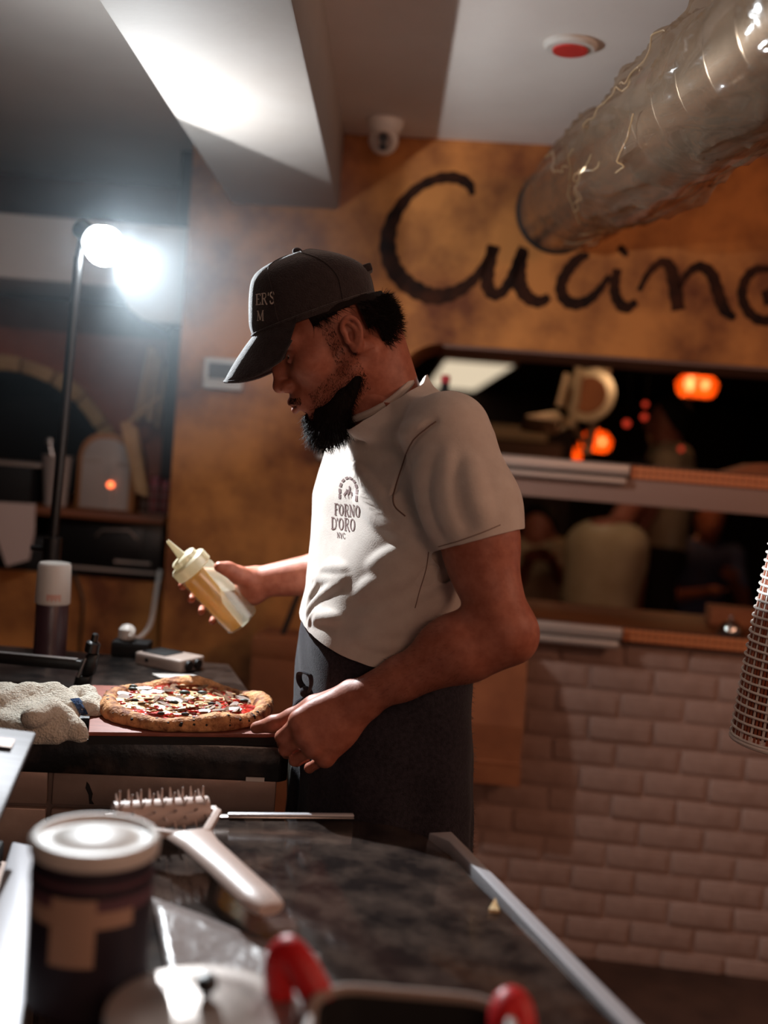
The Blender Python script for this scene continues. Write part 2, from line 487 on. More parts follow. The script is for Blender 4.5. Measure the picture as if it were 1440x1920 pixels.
for row in range(-1, 12):
    z = 0.05 + row * PITCH_Z + 0.005
    if z < -0.03: continue
    s = -0.96 - (0.09 if row % 2 else 0) + random.uniform(-.008, .008)
    while s < 0.85:
        me = random.choice(full)
        if s > -1.0:
            b = bpy.data.objects.new('brick', me); COL.objects.link(b)
            b.matrix_world = Matrix.Translation(W(s, 0.002 + random.uniform(-.002, .002), z + random.uniform(-.0012, .0012))) @ rot
            b.parent = wall
        s += PITCH_S

# painted word on the wall
M_paint = mat('black_wall_paint', srgb(28, 16, 12), 0.85, 0, 0.15, col2=srgb(62, 32, 18), vscale=18)
def stroke(mb, pts, wid, t=0.0015):
    P = smooth_path([(*wall_px(x, y), w) for (x, y), w in zip(pts, wid)], 6)
    n = len(P); Lp = []; Rp = []
    for i in range(n):
        d = P[min(i + 1, n - 1)][:2] - P[max(i - 1, 0)][:2]; d /= (np.linalg.norm(d) + 1e-9)
        nn = np.array([-d[1], d[0]]); w = P[i][2] / 670 / 2 * 1.28 * (1 + 0.10 * math.sin(i * 1.7))
        Lp.append(P[i][:2] + nn * w); Rp.append(P[i][:2] - nn * w)
    vs = [W(*[q[0], tt, q[1]]) for tt in (-0.001, t) for pair in zip(Lp, Rp) for q in pair]
    b = 2 * n; fs = []
    for i in range(n - 1):
        a = 2 * i
        fs += [(b + a, b + a + 1, b + a + 3, b + a + 2), (a, a + 2, a + 3, a + 1), (a, b + a, b + a + 2, a + 2), (a + 1, a + 3, b + a + 3, b + a + 1)]
    fs += [(0, 1, b + 1, b), (2 * n - 2, b + 2 * n - 2, b + 2 * n - 1, 2 * n - 1)]
    mb.add(vs, fs)
LET = [
    ([(886, 366), (878, 345), (850, 333), (812, 338), (772, 362), (740, 405), (727, 450), (733, 492), (755, 526), (790, 549), (822, 556), (858, 546), (890, 522), (912, 490), (926, 462)], [8, 15, 17, 15, 15, 20, 24, 26, 27, 26, 24, 20, 15, 12, 10]),
    ([(926, 460), (916, 500), (914, 535), (926, 552), (944, 545), (962, 515), (974, 482), (982, 464)], [18, 20, 20, 18, 16, 16, 15, 14]),
    ([(980, 470), (974, 505), (975, 535), (990, 558), (1012, 566), (1030, 556)], [17, 20, 22, 20, 17, 12]),
    ([(1104, 478), (1086, 484), (1066, 505), (1052, 535), (1058, 560), (1078, 570), (1104, 562), (1128, 538), (1142, 516)], [8, 15, 17, 17, 18, 18, 15, 11, 8]),
    ([(1158, 504), (1152, 535), (1156, 560), (1172, 577), (1194, 566)], [12, 15, 16, 17, 10]),
    ([(1198, 546), (1216, 512), (1240, 492), (1256, 500), (1264, 530), (1272, 582)], [7, 10, 13, 17, 19, 20]),
    ([(1272, 540), (1290, 512), (1312, 500), (1334, 514), (1346, 548), (1358, 580), (1378, 598)], [8, 11, 15, 17, 18, 17, 9]),
    ([(1446, 505), (1416, 506), (1396, 528), (1392, 560), (1408, 590), (1436, 602), (1462, 585)], [9, 13, 14, 14, 15, 15, 12]),
    ([(1430, 560), (1450, 556), (1470, 566)], [20, 26, 18]),
]
mb = MB()
for p, w in LET: stroke(mb, p, w)
# dot of the i, half hidden behind the pipe
stroke(mb, [(1160, 462), (1168, 470), (1176, 480)], [9, 11, 7])
lt = mb.build('lettering', M_paint, wall, smooth=False); lt['label'] = 'black brush-painted word Cucina'

# hatch shelf and hatch ledge with copper tiles and steel ticket rails
M_copper = mat('copper_tile', srgb(226, 150, 100), 0.35, 0.2, col2=srgb(176, 92, 50), vscale=60, ramp=(.4, .6))
M_grout = mat('dark_grout', srgb(74, 40, 26), 0.8)
M_shelfpaint = mat('shelf_paint', srgb(150, 118, 104), 0.7, bump=0.05)
M_rail = mat('rail_steel', srgb(186, 170, 160), 0.38, 0.55)
tile_me = MB().box((0, -0.004, 0), (0.0155, 0, 0.0155)).mesh('tile'); tile_me.materials.append(M_copper)
def ledge(name, label, z0, z1, t1, s0, s1, tile_s0, under):
    mb = MB(); wbox(mb, s0, s1, -0.36, t1, z0, z1)
    o = mb.build(name, M_shelfpaint if under else M_wood, bevel=0.003); tag(o, label, kind='structure')
    mb = MB(); wbox(mb, tile_s0, 0.8, t1 - 0.002, t1 + 0.004, z1 - 0.040, z1); mb.build('tile_bed', M_grout, o)
    s = tile_s0 + 0.002
    while s < 0.55:
        for r in range(2):
            b = bpy.data.objects.new('tile', tile_me); COL.objects.link(b)
            b.matrix_world = Matrix.Translation(W(s, t1 + 0.003, z1 - 0.0375 + r * 0.018)) @ rot
            b.parent = o
        s += 0.018
    return o
shelf = ledge('trim_2', 'painted shelf across the hatch edged with copper tiles', 1.306, 1.417, 0.012, SL, 0.8, wall_px(1182, 880)[0], True)
sill = ledge('trim_3', 'wooden hatch ledge edged with copper tiles, above the bricks', 0.926, 0.967, 0.05, SL, 0.8, wall_px(1166, 1160)[0], False)
def ticket_rail(label, s0, s1, z1, t):
    r = empty('ticket_rail', W((s0 + s1) / 2, t, z1 - 0.02), label, 'ticket rail', 'steel ticket rails on the hatch shelves')
    mb = MB(); wbox(mb, s0, s1, t, t + 0.022, z1 - 0.034, z1 - 0.001); mb.build('upper_channel', M_rail, r, bevel=0.006, seg=3)
    mb = MB(); wbox(mb, s0, s1 - 0.006, t, t + 0.026, z1 - 0.060, z1 - 0.038); mb.build('lower_lip', M_rail, r, bevel=0.008, seg=3)
    mb = MB(); wbox(mb, s0, s1, t, t + 0.012, z1 - 0.038, z1 - 0.033); mb.build('slot', M_blackmat, r)
    return r
ticket_rail('grey steel order rail on the upper hatch shelf behind the cook', wall_px(598, 840)[0], wall_px(1178, 890)[0], 1.418, 0.014)
ticket_rail('grey steel order rail on the lower hatch ledge above the bricks', wall_px(905, 1120)[0], wall_px(1164, 1160)[0], 0.966, 0.054)

# dining room beyond the hatch
DC = 2.19
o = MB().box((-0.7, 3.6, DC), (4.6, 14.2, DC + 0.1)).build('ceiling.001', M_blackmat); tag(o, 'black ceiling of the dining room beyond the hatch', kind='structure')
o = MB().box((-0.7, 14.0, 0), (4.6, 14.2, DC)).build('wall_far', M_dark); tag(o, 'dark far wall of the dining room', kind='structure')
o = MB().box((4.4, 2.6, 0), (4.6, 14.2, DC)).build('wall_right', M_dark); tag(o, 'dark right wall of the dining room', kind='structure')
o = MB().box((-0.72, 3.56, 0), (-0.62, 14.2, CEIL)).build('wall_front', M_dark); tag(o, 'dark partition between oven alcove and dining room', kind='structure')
# alcove on the left
M_alc = mat('alcove_plaster', srgb(120, 66, 44), 0.8, col2=srgb(92, 48, 30), vscale=3, bump=0.2)
o = MB().box((-2.4, 4.1, 0), (-0.62, 4.3, CEIL)).build('wall_alcove', M_alc); tag(o, 'terracotta rear wall of the oven alcove', kind='structure')
o = MB().box((-2.3, 3.40, 0), (-0.66, 3.9, 0.945)).build('wall_low', M_plaster); tag(o, 'low ochre wall under the alcove shelf', kind='structure')
mb = MB()
pb = [PY(232, 372, 3.5), PY(362, 390, 3.5), PY(352, 596, 3.5), PY(282, 594, 3.5), PY(258, 575, 3.5), PY(240, 540, 3.5), PY(225, 500, 3.5)]
bx = [(-1.6, 2.02), (-0.63, 2.02), (-0.63, 1.735), (-0.775, 1.735), (-0.82, 1.765), (-0.86, 1.83), (-1.6, 1.83)]
mb.gprism([(x, 3.42, z) for x, z in bx][::-1], (0, 0.5, 0))
o = mb.build('trim_4', M_white, smooth=False); tag(o, 'white boxed bulkhead with a cut corner behind the lamp', kind='structure')
# ------------------------------------------------------------------ studio lamp on its stand: the room's key light
LAMP = Vector((-0.612, 2.31, 1.777))
LAX = Vector((0.74, -0.43, -0.46)).normalized()
st = empty('lamp_stand', (-0.690, 2.345, 0), 'bright white studio lamp on a tall black stand behind the counter', 'lamp')
mb = MB(); mb.cyl((-0.690, 2.345, 0.25), (-0.690, 2.345, 1.15), 0.014); mb.build('lower_pole', M_black, st)
mb = MB(); mb.cyl((-0.690, 2.345, 1.15), (-0.672, 2.345, 1.755), 0.010); mb.build('upper_pole', M_black, st)
mb = MB(); mb.cyl((-0.690, 2.345, 1.12), (-0.690, 2.345, 1.17), 0.019); mb.cyl((-0.690, 2.345, 1.145), (-0.735, 2.345, 1.145), 0.006); mb.build('collar', M_black, st)
for k in range(3):
    a = math.radians(90 + 65 * (k - 1)); e = Vector((math.cos(a), math.sin(a), 0))
    mb = MB(); mb.cyl(Vector((-0.690, 2.345, 0.55)), Vector((-0.690, 2.345, 0.012)) + e * 0.32, 0.009, n=8); mb.build('leg', M_black, st)
SPILL = Vector((0.87, -0.49, 0.03)).normalized()
mb = MB(); mb.lathe([(0.016, -0.085), (0.020, -0.08), (0.022, -0.045), (0.030, -0.034)], LAMP, LAX, 24, True, True); mb.build('lamp_socket', M_black, st)
mb = MB(); mb.cyl(LAMP - LAX * 0.07, Vector((-0.672, 2.345, 1.745)), 0.009); mb.build('bracket', M_black, st)
M_led = emission('lamp_glow', (0.84, 0.94, 1.0, 1), 120)
MB().ball(LAMP, 0.040, 24, 16).build('frosted_globe', M_led, st)
def lamp_beam(name, watts, axis, cone, blend):
    sp = bpy.data.lights.new(name, 'SPOT'); sp.energy = watts; sp.color = (0.90, 0.96, 1.0); sp.spot_size = math.radians(cone); sp.spot_blend = blend; sp.shadow_soft_size = 0.03
    o = bpy.data.objects.new(name, sp); COL.objects.link(o)
    o.location = LAMP + axis * 0.0446; o.rotation_euler = axis.to_track_quat('-Z', 'Y').to_euler(); sp.shadow_soft_size = 0.0
    o.location = LAMP + axis * 0.047; sp.shadow_soft_size = 0.005
lamp_beam('studio_lamp_spill', 19, SPILL, 178, 0.05)      # wide light from the front half of the globe
lamp_beam('studio_lamp_key', 118, LAX, 112, 0.75)         # what its lens gathers
# ------------------------------------------------------------------ the cook
M_skin = mat('skin', srgb(170, 104, 82), 0.5, 0, 0.35, col2=srgb(146, 82, 62), vscale=60, sss=0.12, bump=0.06, bscale=260)
M_tee = mat('cream_cotton', srgb(202, 190, 180), 0.85, 0, 0.15, col2=srgb(192, 178, 168), vscale=30, bump=0.10, bscale=420, sheen=0.25)
M_apron = mat('dark_denim', srgb(50, 46, 52), 0.9, 0, 0.08, col2=srgb(34, 31, 36), vscale=160, bump=0.3, bscale=500, sheen=0.12)
M_trouser = mat('black_trousers', srgb(38, 34, 36), 0.9, 0, 0.1, bump=0.2, bscale=300)
M_cap = mat('charcoal_twill', srgb(60, 52, 52), 0.9, 0, 0.1, col2=srgb(50, 43, 43), vscale=90, bump=0.35, bscale=420, sheen=0.3)
M_hair = mat('black_hair', srgb(24, 16, 13), 0.75, 0, 0.12)
M_print = mat('brown_print', srgb(92, 48, 40), 0.8)
M_thread = mat('pale_thread', srgb(196, 182, 170), 0.7)
M_seam = mat('seam_thread', srgb(120, 92, 80), 0.9)
M_eye = mat('eye', srgb(200, 190, 180), 0.15)
M_iris = mat('iris', srgb(30, 18, 12), 0.1)
M_nail = mat('nail', srgb(214, 160, 138), 0.3)
M_lip = mat('lip', srgb(168, 92, 82), 0.45, sss=0.1)

man = empty('person', (0.04, 1.80, 0), 'cook in charcoal cap, cream tee and dark apron, bent over the pizza with squeeze bottle', 'person')
PHI = math.radians(13)       # hips; the chest is turned further towards the camera
def turn(z): return np.radians(np.interp(z, [1.17, 1.33], [13, 34]))
BF = np.array([-math.cos(PHI), -math.sin(PHI), 0]); BL = np.array([math.sin(PHI), -math.cos(PHI), 0])
YC = 1.80

# torso sections: photo row -> silhouette front and back columns
rows = [(700, 668, 762), (722, 660, 775), (745, 652, 808), (770, 644, 845), (800, 635, 872), (850, 617, 893), (900, 604, 902), (950, 596, 900), (1000, 595, 890), (1050, 590, 880), (1100, 584, 872), (1150, 578, 868), (1200, 572, 864), (1300, 565, 860), (1400, 563, 858), (1500, 560, 854), (1600, 560, 850), (1800, 566, 846), (2000, 572, 842)]
hw = [0.070, 0.095, 0.135, 0.170, 0.188, 0.192, 0.190, 0.186, 0.180, 0.174, 0.170, 0.168, 0.170, 0.180, 0.188, 0.190, 0.190, 0.19, 0.19]
tz, tx, ty, ta, tb = [], [], [], [], []
for (y, x0, x1), b in zip(rows, hw):
    p0, p1 = PY(x0, y, YC), PY(x1, y, YC)
    c = (p0 + p1) / 2; e = (p1 - p0).length / 2
    tz.append(c.z); tx.append(c.x); ty.append(c.y); tb.append(b)
    ph_ = float(turn(c.z)); ta.append(math.sqrt(max(e * e - (b * math.sin(ph_)) ** 2, 0.055 ** 2)) / math.cos(ph_))
order = np.argsort(tz); tz = np.array(tz)[order]; tx = np.array(tx)[order]; ty = np.array(ty)[order]; ta = np.array(ta)[order]; tb = np.array(tb)[order]
def torso(off, z0, z1, extra=None):
    def fn(X, Y, Z):
        zz = Z[0, 0, :] if Z.ndim == 3 else Z
        cx, cy, a, b = (np.interp(zz, tz, q).astype(np.float32) for q in (tx, ty, ta, tb))
        if extra is not None:
            e = extra(zz); a = a + e; b = b + e
        ph_ = turn(zz).astype(np.float32); cp_, sp_ = np.cos(ph_), np.sin(ph_)
        u = -(X - cx) * cp_ - (Y - cy) * sp_; v = (X - cx) * sp_ - (Y - cy) * cp_
        a = a + off; b = b + off
        k0 = (np.abs(u / a) ** 2.8 + np.abs(v / b) ** 2.8) ** (1 / 2.8) + 1e-6
        k1 = np.sqrt((u / a ** 2) ** 2 + (v / b ** 2) ** 2) + 1e-6
        s = k0 * (k0 - 1) / k1
        s = np.where(k0 < 0.3, -0.06, s)
        return np.maximum(np.maximum(s, Z - z1), z0 - Z)
    return fn, (-0.35, 1.45, z0), (0.42, 2.15, z1)

def tup(v): return np.array([v[0], v[1], v[2]], float)
def P(x, y, d): return tup(PY(x, y, d))

# near (left) arm
S_n = P(846, 822, 1.64); E_n = P(943, 1182, 1.565); Wn = P(674, 1309, 1.60)
# far (right) arm
S_f = np.array([0.005, 1.965, S_n[2] - 0.005]); E_f = P(700, 1062, 2.03); Wf = P(487, 1091, 2.02)

f = Field((-0.22, 1.44, 0.90), (0.36, 1.78, 1.52), 0.0028)
f.cap(S_n, S_n * .45 + E_n * .55, 0.056, 0.049).cap(S_n * .55 + E_n * .45, E_n, 0.050, 0.040, k=0.02)
f.ell(S_n * .45 + E_n * .55 + np.array([.004, -.008, 0]), (0.050, 0.046, 0.085), k=0.02)
f.ell(P(968, 1198, 1.565), (0.027, 0.028, 0.030), k=0.03)
m1 = E_n * .72 + Wn * .28
f.cap(E_n, m1, 0.042, 0.043, k=0.02).cap(m1, E_n * .3 + Wn * .7, 0.043, 0.032, k=0.01).cap(E_n * .3 + Wn * .7, Wn, 0.032, 0.0265, k=0.01)
f.ell(m1 + np.array([0, 0, 0.006]), (0.06, 0.038, 0.042), k=0.03)
f.ell(P(676, 1325, 1.598), (0.026, 0.02, 0.022), k=0.02)
# left hand: metacarpals, then curled fingers, then the thumb lying along the board
mcp = [P(560, 1352, 1.592), P(570, 1380, 1.588), P(588, 1404, 1.590), P(610, 1422, 1.600)]
car = [P(655, 1300, 1.605), P(660, 1315, 1.600), P(663, 1332, 1.600), P(664, 1346, 1.605)]
for a, b in zip(car, mcp): f.cap(a, b, 0.0185, 0.0135, k=0.014)
f.ell(P(612, 1362, 1.598), (0.045, 0.019, 0.036), k=0.02)
for i, q in enumerate(mcp): f.ell(q + np.array([0, -0.003, 0.002]), (0.0125, 0.012, 0.0125), k=0.008)
fing = [[mcp[0], P(528, 1382, 1.606), P(531, 1394, 1.640), P(546, 1394, 1.660)], [mcp[1], P(534, 1406, 1.606), P(538, 1412, 1.642), P(556, 1410, 1.662)],
        [mcp[2], P(552, 1426, 1.612), P(556, 1428, 1.646), P(574, 1422, 1.662)], [mcp[3], P(580, 1440, 1.622), P(584, 1438, 1.650), P(600, 1430, 1.662)]]
for i, q in enumerate(fing):
    r = 0.0098 - 0.0008 * i
    f.path(q, [r + 0.0012, r, r * .92, r * .82], k=0.004)
thumb = [P(640, 1312, 1.618), P(590, 1328, 1.622), P(548, 1346, 1.634), P(512, 1358, 1.646), P(480, 1364.5, 1.655)]
f.path(thumb, [0.021, 0.0185, 0.0135, 0.0118, 0.0092], k=0.008)
f.ell(P(514, 1357, 1.645), (0.0125, 0.012, 0.0118), k=0.005)
arm_n = relax(f.mesh('near_arm'), 2, 0.4)

f = Field((-0.44, 1.86, 1.02), (0.10, 2.15, 1.53), 0.0028)
f.cap(S_f, E_f, 0.052, 0.040).cap(E_f, E_f * .6 + Wf * .4, 0.043, 0.041, k=0.02).cap(E_f * .6 + Wf * .4, Wf, 0.041, 0.028, k=0.015)
mcp = [P(430, 1076, 2.055), P(438, 1092, 2.060), P(449, 1107, 2.060), P(461, 1121, 2.052)]
car = [P(476, 1080, 2.035), P(478, 1088, 2.035), P(480, 1098, 2.035), P(482, 1107, 2.03)]
for a, b in zip(car, mcp): f.cap(a, b, 0.017, 0.0135, k=0.014)
f.ell(P(468, 1108, 2.022), (0.026, 0.022, 0.026), k=0.02)
fing = [[mcp[0], P(372, 1073, 2.062), P(346, 1089, 2.034), P(342, 1099, 2.006)], [mcp[1], P(384, 1097, 2.066), P(361, 1113, 2.036), P(358, 1124, 2.006)],
        [mcp[2], P(400, 1121, 2.064), P(380, 1137, 2.036), P(377, 1147, 2.007)], [mcp[3], P(420, 1142, 2.058), P(401, 1157, 2.034), P(398, 1166, 2.010)]]
for i, q in enumerate(fing):
    r = 0.0095 - 0.0007 * i
    f.path(q, [r + 0.0012, r, r * .92, r * .84], k=0.004)
thumb = [P(470, 1087, 2.01), P(446, 1078, 1.99), P(428, 1067, 1.978), P(411, 1063, 1.968)]
f.path(thumb, [0.020, 0.0155, 0.0122, 0.0098], k=0.009)
arm_f = relax(f.mesh('far_arm'), 2, 0.4)

# head, built in its own frame: x forward, y to the cook's left, z up
PSI, PT = math.radians(8), math.radians(29)
fh = Vector((-math.cos(PSI), -math.sin(PSI), 0)); HL = Vector((math.sin(PSI), -math.cos(PSI), 0))
HF = fh * math.cos(PT) - WZ * math.sin(PT); HU = fh * math.sin(PT) + WZ * math.cos(PT)
H0 = PY(651, 636, 1.705) - HL * 0.076
HM = Matrix(((HF.x, HL.x, HU.x, H0.x), (HF.y, HL.y, HU.y, H0.y), (HF.z, HL.z, HU.z, H0.z), (0, 0, 0, 1)))
HMI = HM.inverted()
HMn = np.array(HM)
def to_world(me):
    V = coords(me) @ HMn[:3, :3].T + HMn[:3, 3]
    me.vertices.foreach_set('co', V.astype(np.float32).ravel()); me.update(); return me
nb = HMI @ PY(720, 776, 1.80); nb = np.array(nb)
f = Field((-0.19, -0.105, -0.24), (0.145, 0.105, 0.145), 0.0019)
f.ell((0.003, 0, 0.040), (0.081, 0.070, 0.078))
f.ell((0.040, 0, 0.024), (0.060, 0.062, 0.068), k=0.02)
f.ell((0.046, 0, -0.030), (0.050, 0.054, 0.060), k=0.03)
f.ell((0.044, 0, -0.066), (0.048, 0.046, 0.044), k=0.03)
f.ell((0.082, 0, -0.098), (0.020, 0.024, 0.019), k=0.025)
for s in (-1, 1):
    f.cap((0.008, s * .056, -0.045), (0.072, s * .026, -0.100), 0.018, 0.016, k=0.025)
    f.ell((0.064, s * .047, -0.010), (0.024, 0.018, 0.016), k=0.025)
    f.cap((0.091, s * .012, 0.036), (0.077, s * .047, 0.034), 0.011, 0.009, k=0.016)
f.path([(0.095, 0, 0.028), (0.107, 0, 0.004), (0.1175, 0, -0.020)], [0.0075, 0.0088, 0.0098], k=0.014)
f.ell((0.1175, 0, -0.0220), (0.0105, 0.0115, 0.0095), k=0.008)
f.ell((0.094, 0, -0.056), (0.019, 0.030, 0.022), k=0.016)
for s in (-1, 1):
    f.ell((0.107, s * .0135, -0.027), (0.0125, 0.0085, 0.0092), k=0.006)
    f.ell((0.1155, s * .0065, -0.0345), (0.006, 0.0034, 0.004), k=0.002, op='cut')
    f.ell((0.103, s * .034, 0.014), (0.018, 0.018, 0.012), k=0.014, op='cut')
    f.ell((0.0770, s * .033, 0.0125), (0.0118, 0.0135, 0.0118), k=0.003)
    f.path([(0.0885, s * .022, 0.0165), (0.0915, s * .031, 0.0215), (0.0825, s * .0465, 0.0155)], [0.0020, 0.0026, 0.0022], k=0.003)
    f.path([(0.0885, s * .022, 0.0115), (0.0905, s * .033, 0.0075), (0.0825, s * .0455, 0.0115)], [0.002, 0.0026, 0.002], k=0.004)
    f.cap((0.1115, s * .000, -0.0520), (0.101, s * .021, -0.0590), 0.0060, 0.0036, k=0.005)
    f.cap((0.1095, s * .000, -0.0640), (0.099, s * .019, -0.0625), 0.0070, 0.0040, k=0.005)
for s in (-1, 1):
    f.cap((0.119, 0, -0.0582), (0.100, s * .024, -0.0608), 0.0022, 0.0014, k=0.003, op='cut')
f.cap((0.104, -.012, -0.0760), (0.104, .012, -0.0760), 0.006, k=0.008, op='cut')
# ears
def ear_pt(x, y, z): return (-0.0095 + (x + 0.0095) * 0.76, y, 0.004 + (z - 0.004) * 0.76)
for s in (-1, 1):
    f.ell(ear_pt(-0.010, s * .0775, 0.006), (0.0135, 0.0050, 0.0225), k=0.006)
    f.ell(ear_pt(-0.004, s * .0765, -0.022), (0.0070, 0.0050, 0.0085), k=0.006)
    f.ell(ear_pt(-0.006, s * .0860, 0.000), (0.0072, 0.0085, 0.0095), k=0.003, op='cut')
    f.ell(ear_pt(-0.012, s * .0855, 0.018), (0.0070, 0.0050, 0.0076), k=0.003, op='cut')
    rim = [ear_pt(*q) for q in smooth_path([(0.002, s * .0785, 0.006), (0.005, s * .0800, 0.018), (-0.001, s * .0835, 0.032), (-0.013, s * .0860, 0.037), (-0.025, s * .0865, 0.028), (-0.0285, s * .0860, 0.010), (-0.0225, s * .0835, -0.008), (-0.013, s * .0800, -0.021), (-0.004, s * .0785, -0.028)], 4)]
    f.path(rim, 0.0029, k=0.003)
    ah = [ear_pt(*q) for q in smooth_path([(-0.010, s * .0830, 0.028), (-0.0185, s * .0840, 0.014), (-0.0185, s * .0830, 0.000), (-0.011, s * .0810, -0.012)], 3)]
    f.path(ah, 0.0024, k=0.004)
    f.ell(ear_pt(0.0055, s * .0785, -0.003), (0.0036, 0.0050, 0.0055), k=0.004)
# neck into the shoulders
f.cap((-0.030, 0, -0.015), tuple(nb), 0.052, 0.053, k=0.03)
f.cap((-0.055, 0, 0.0), tuple(nb + np.array([-0.020, 0, 0.0])), 0.040, 0.046, k=0.03)
for s in (-1, 1): f.cap((-0.028, s * .055, -0.03), tuple(nb + np.array([0.022, s * 0.02, 0.0])), 0.013, 0.014, k=0.03)
head = to_world(relax(f.mesh('head'), 1, 0.4))

f = Field((-0.32, 1.5, 0.75), (0.4, 2.12, 1.58), 0.007)
f.put(*torso(-0.010, 0.80, 1.485))
f.cap(S_n, S_n * .6 + E_n * .4, 0.050, 0.046, k=0.04).cap(S_f, S_f * .6 + E_f * .4, 0.048, 0.042, k=0.04)
f.cap(tup(H0) + np.array([0.05, 0, -0.08]), P(735, 815, 1.8), 0.045, 0.045, k=0.02)
core = f.mesh('core')
body = link('body', join_meshes('body', [core, arm_n, arm_f, head]), M_skin, man, smooth=True)

# eyes, brows, lips
for s in (-1, 1):
    mb = MB(); mb.ball((0.0785, s * .033, 0.0120), 0.0120, 16, 12)
    me = to_world(mb.mesh('eye')); e = link('eye', me, M_eye, man, True)
    mb = MB(); mb.ball((0.0872, s * .0342, 0.0105), (0.0042, 0.0054, 0.0054), 12, 8)
    link('iris', to_world(mb.mesh('iris')), M_iris, e, True)

def strands(name, P0, D, ln, rad, m, parent, droop=0.0, curl=0.3, seg=3):
    """many separate tapered hairs as one piece"""
    n = len(P0); rs = np.random.RandomState(len(name) * 31 + n)
    D = D / np.linalg.norm(D, axis=1)[:, None]
    side = np.cross(D, rs.randn(n, 3)); side /= np.linalg.norm(side, axis=1)[:, None]
    up = np.cross(D, side)
    bend = rs.randn(n, 1) * curl * side + np.array([0, 0, -droop])
    VV = []; 
    for k in range(seg + 1):
        t = k / seg
        c = P0 + D * (ln * t)[:, None] + bend * (ln * t * t)[:, None]
        r = rad * (1 - 0.85 * t)
        for a in (0, 2.094, 4.189): VV.append(c + (side * math.cos(a) + up * math.sin(a)) * r)
    V = np.stack(VV, 1)
    base = np.arange(n)[:, None] * (3 * (seg + 1)); Q = []
    for k in range(seg):
        for a in range(3):
            b = (a + 1) % 3
            Q.append(np.concatenate([base + 3 * k + a, base + 3 * k + b, base + 3 * k + 3 + b, base + 3 * k + 3 + a], 1))
    me = mesh_np(name, V.reshape(-1, 3), np.concatenate(Q))
    o = link(name, me, m, parent, True); o['kind'] = 'stuff'
    return o

def surf_samples(me, n, seed, mask=None):
    """random face centres and normals of a mesh, in its own coordinates"""
    me.update(); nf = len(me.polygons)
    C = np.empty(nf * 3, np.float32); me.polygons.foreach_get('center', C); C = C.reshape(-1, 3)
    Nn = np.empty(nf * 3, np.float32); me.polygons.foreach_get('normal', Nn); Nn = Nn.reshape(-1, 3)
    ok = np.arange(nf) if mask is None else np.nonzero(mask(C, Nn))[0]
    rs = np.random.RandomState(seed); i = rs.choice(ok, n)
    return C[i] + rs.randn(n, 3) * 0.0006, Nn[i]
R3 = HMn[:3, :3]
def loc(V): return (V - HMn[:3, 3]) @ R3

fa, fb = E_n, Wn
Ps, Ns = surf_samples(arm_n, 900, 71, lambda C, Nn: (((C - fa) @ (fb - fa)) / ((fb - fa) @ (fb - fa)) > 0.25) & (((C - fa) @ (fb - fa)) / ((fb - fa) @ (fb - fa)) < 0.98))
strands('arm_hair', Ps, Ns * 0.6 + nrm(fb - fa) * 0.9 + np.random.RandomState(72).randn(len(Ps), 3) * 0.25, np.random.RandomState(73).uniform(.004, .009, len(Ps)), 0.00014, M_hair, man)
# beard: a dense core with hairs standing out of it
f = Field((-0.02, -0.085, -0.17), (0.125, 0.085, -0.02), 0.0022)
f.ell((0.068, 0, -0.104), (0.038, 0.038, 0.032))
f.ell((0.080, 0, -0.112), (0.026, 0.028, 0.026), k=0.02)
for s in (-1, 1):
    f.cap((0.010, s * .0560, -0.054), (0.062, s * .036, -0.098), 0.0150, 0.022, k=0.02)
    f.cap((0.040, s * .051, -0.066), (0.076, s * .032, -0.085), 0.0075, 0.010, k=0.015)
f.cap((0.099, -.006, -0.083), (0.099, .006, -0.083), 0.005, k=0.012)
f.ell((0.118, 0, -0.066), (0.026, 0.030, 0.016), k=0.006, op='cut')
beard_me = to_world(relax(f.mesh('beard'), 1, 0.4))
beard = link('beard', beard_me, M_hair, man, True); beard['label'] = 'dense black beard'
Ps, Ns = surf_samples(beard_me, 5200, 1, lambda C, Nn: (loc(C)[:, 2] < -0.035))
lp = loc(Ps)
D = Ns * 0.55 + R3 @ np.array([0.30, 0, -0.75]) + np.random.RandomState(4).randn(len(Ps), 3) * 0.28
strands('beard_hair', Ps, D, np.random.RandomState(5).uniform(0.005, 0.015, len(Ps)) * np.where(lp[:, 2] < -0.1, 1.25, 0.8), 0.00042, M_hair, beard, droop=0.1)
# moustache and cheek stubble grow straight from the skin
def skin_hair(name, n, region, ln, dirv, seed, rad=0.00035, parent=None):
    Pp, Nn = surf_samples(head, n, seed, region)
    rs = np.random.RandomState(seed + 1)
    D = Nn * 0.45 + R3 @ np.array(dirv) + rs.randn(len(Pp), 3) * 0.2
    return strands(name, Pp, D, rs.uniform(0.5, 1.2, len(Pp)) * ln, rad, M_hair, parent or man)
skin_hair('moustache', 420, lambda C, Nn: ((lambda q: (q[:, 0] > 0.080) & (q[:, 2] < -0.043 - 0.2 * np.abs(q[:, 1])) & (q[:, 2] > -0.0500 - 0.35 * np.abs(q[:, 1])) & (np.abs(q[:, 1]) < 0.030) & (np.abs(q[:, 1]) > 0.006))(loc(C))), 0.0045, (0.1, 0, -0.8), 11, 0.0003)
skin_hair('stubble', 2600, lambda C, Nn: ((lambda q: (q[:, 0] > -0.005) & (q[:, 0] < 0.085) & (q[:, 2] < -0.022 - 0.35 * q[:, 0]) & (q[:, 2] > -0.085) & (np.abs(q[:, 1]) > 0.03))(loc(C))), 0.0035, (0.2, 0, -0.7), 13, 0.00025)
skin_hair('sideburn', 700, lambda C, Nn: ((lambda q: (q[:, 0] > 0.010) & (q[:, 0] < 0.030) & (q[:, 2] < 0.055) & (q[:, 2] > -0.028) & (np.abs(q[:, 1]) > 0.05))(loc(C))), 0.004, (0.1, 0, -0.8), 15, 0.0003)
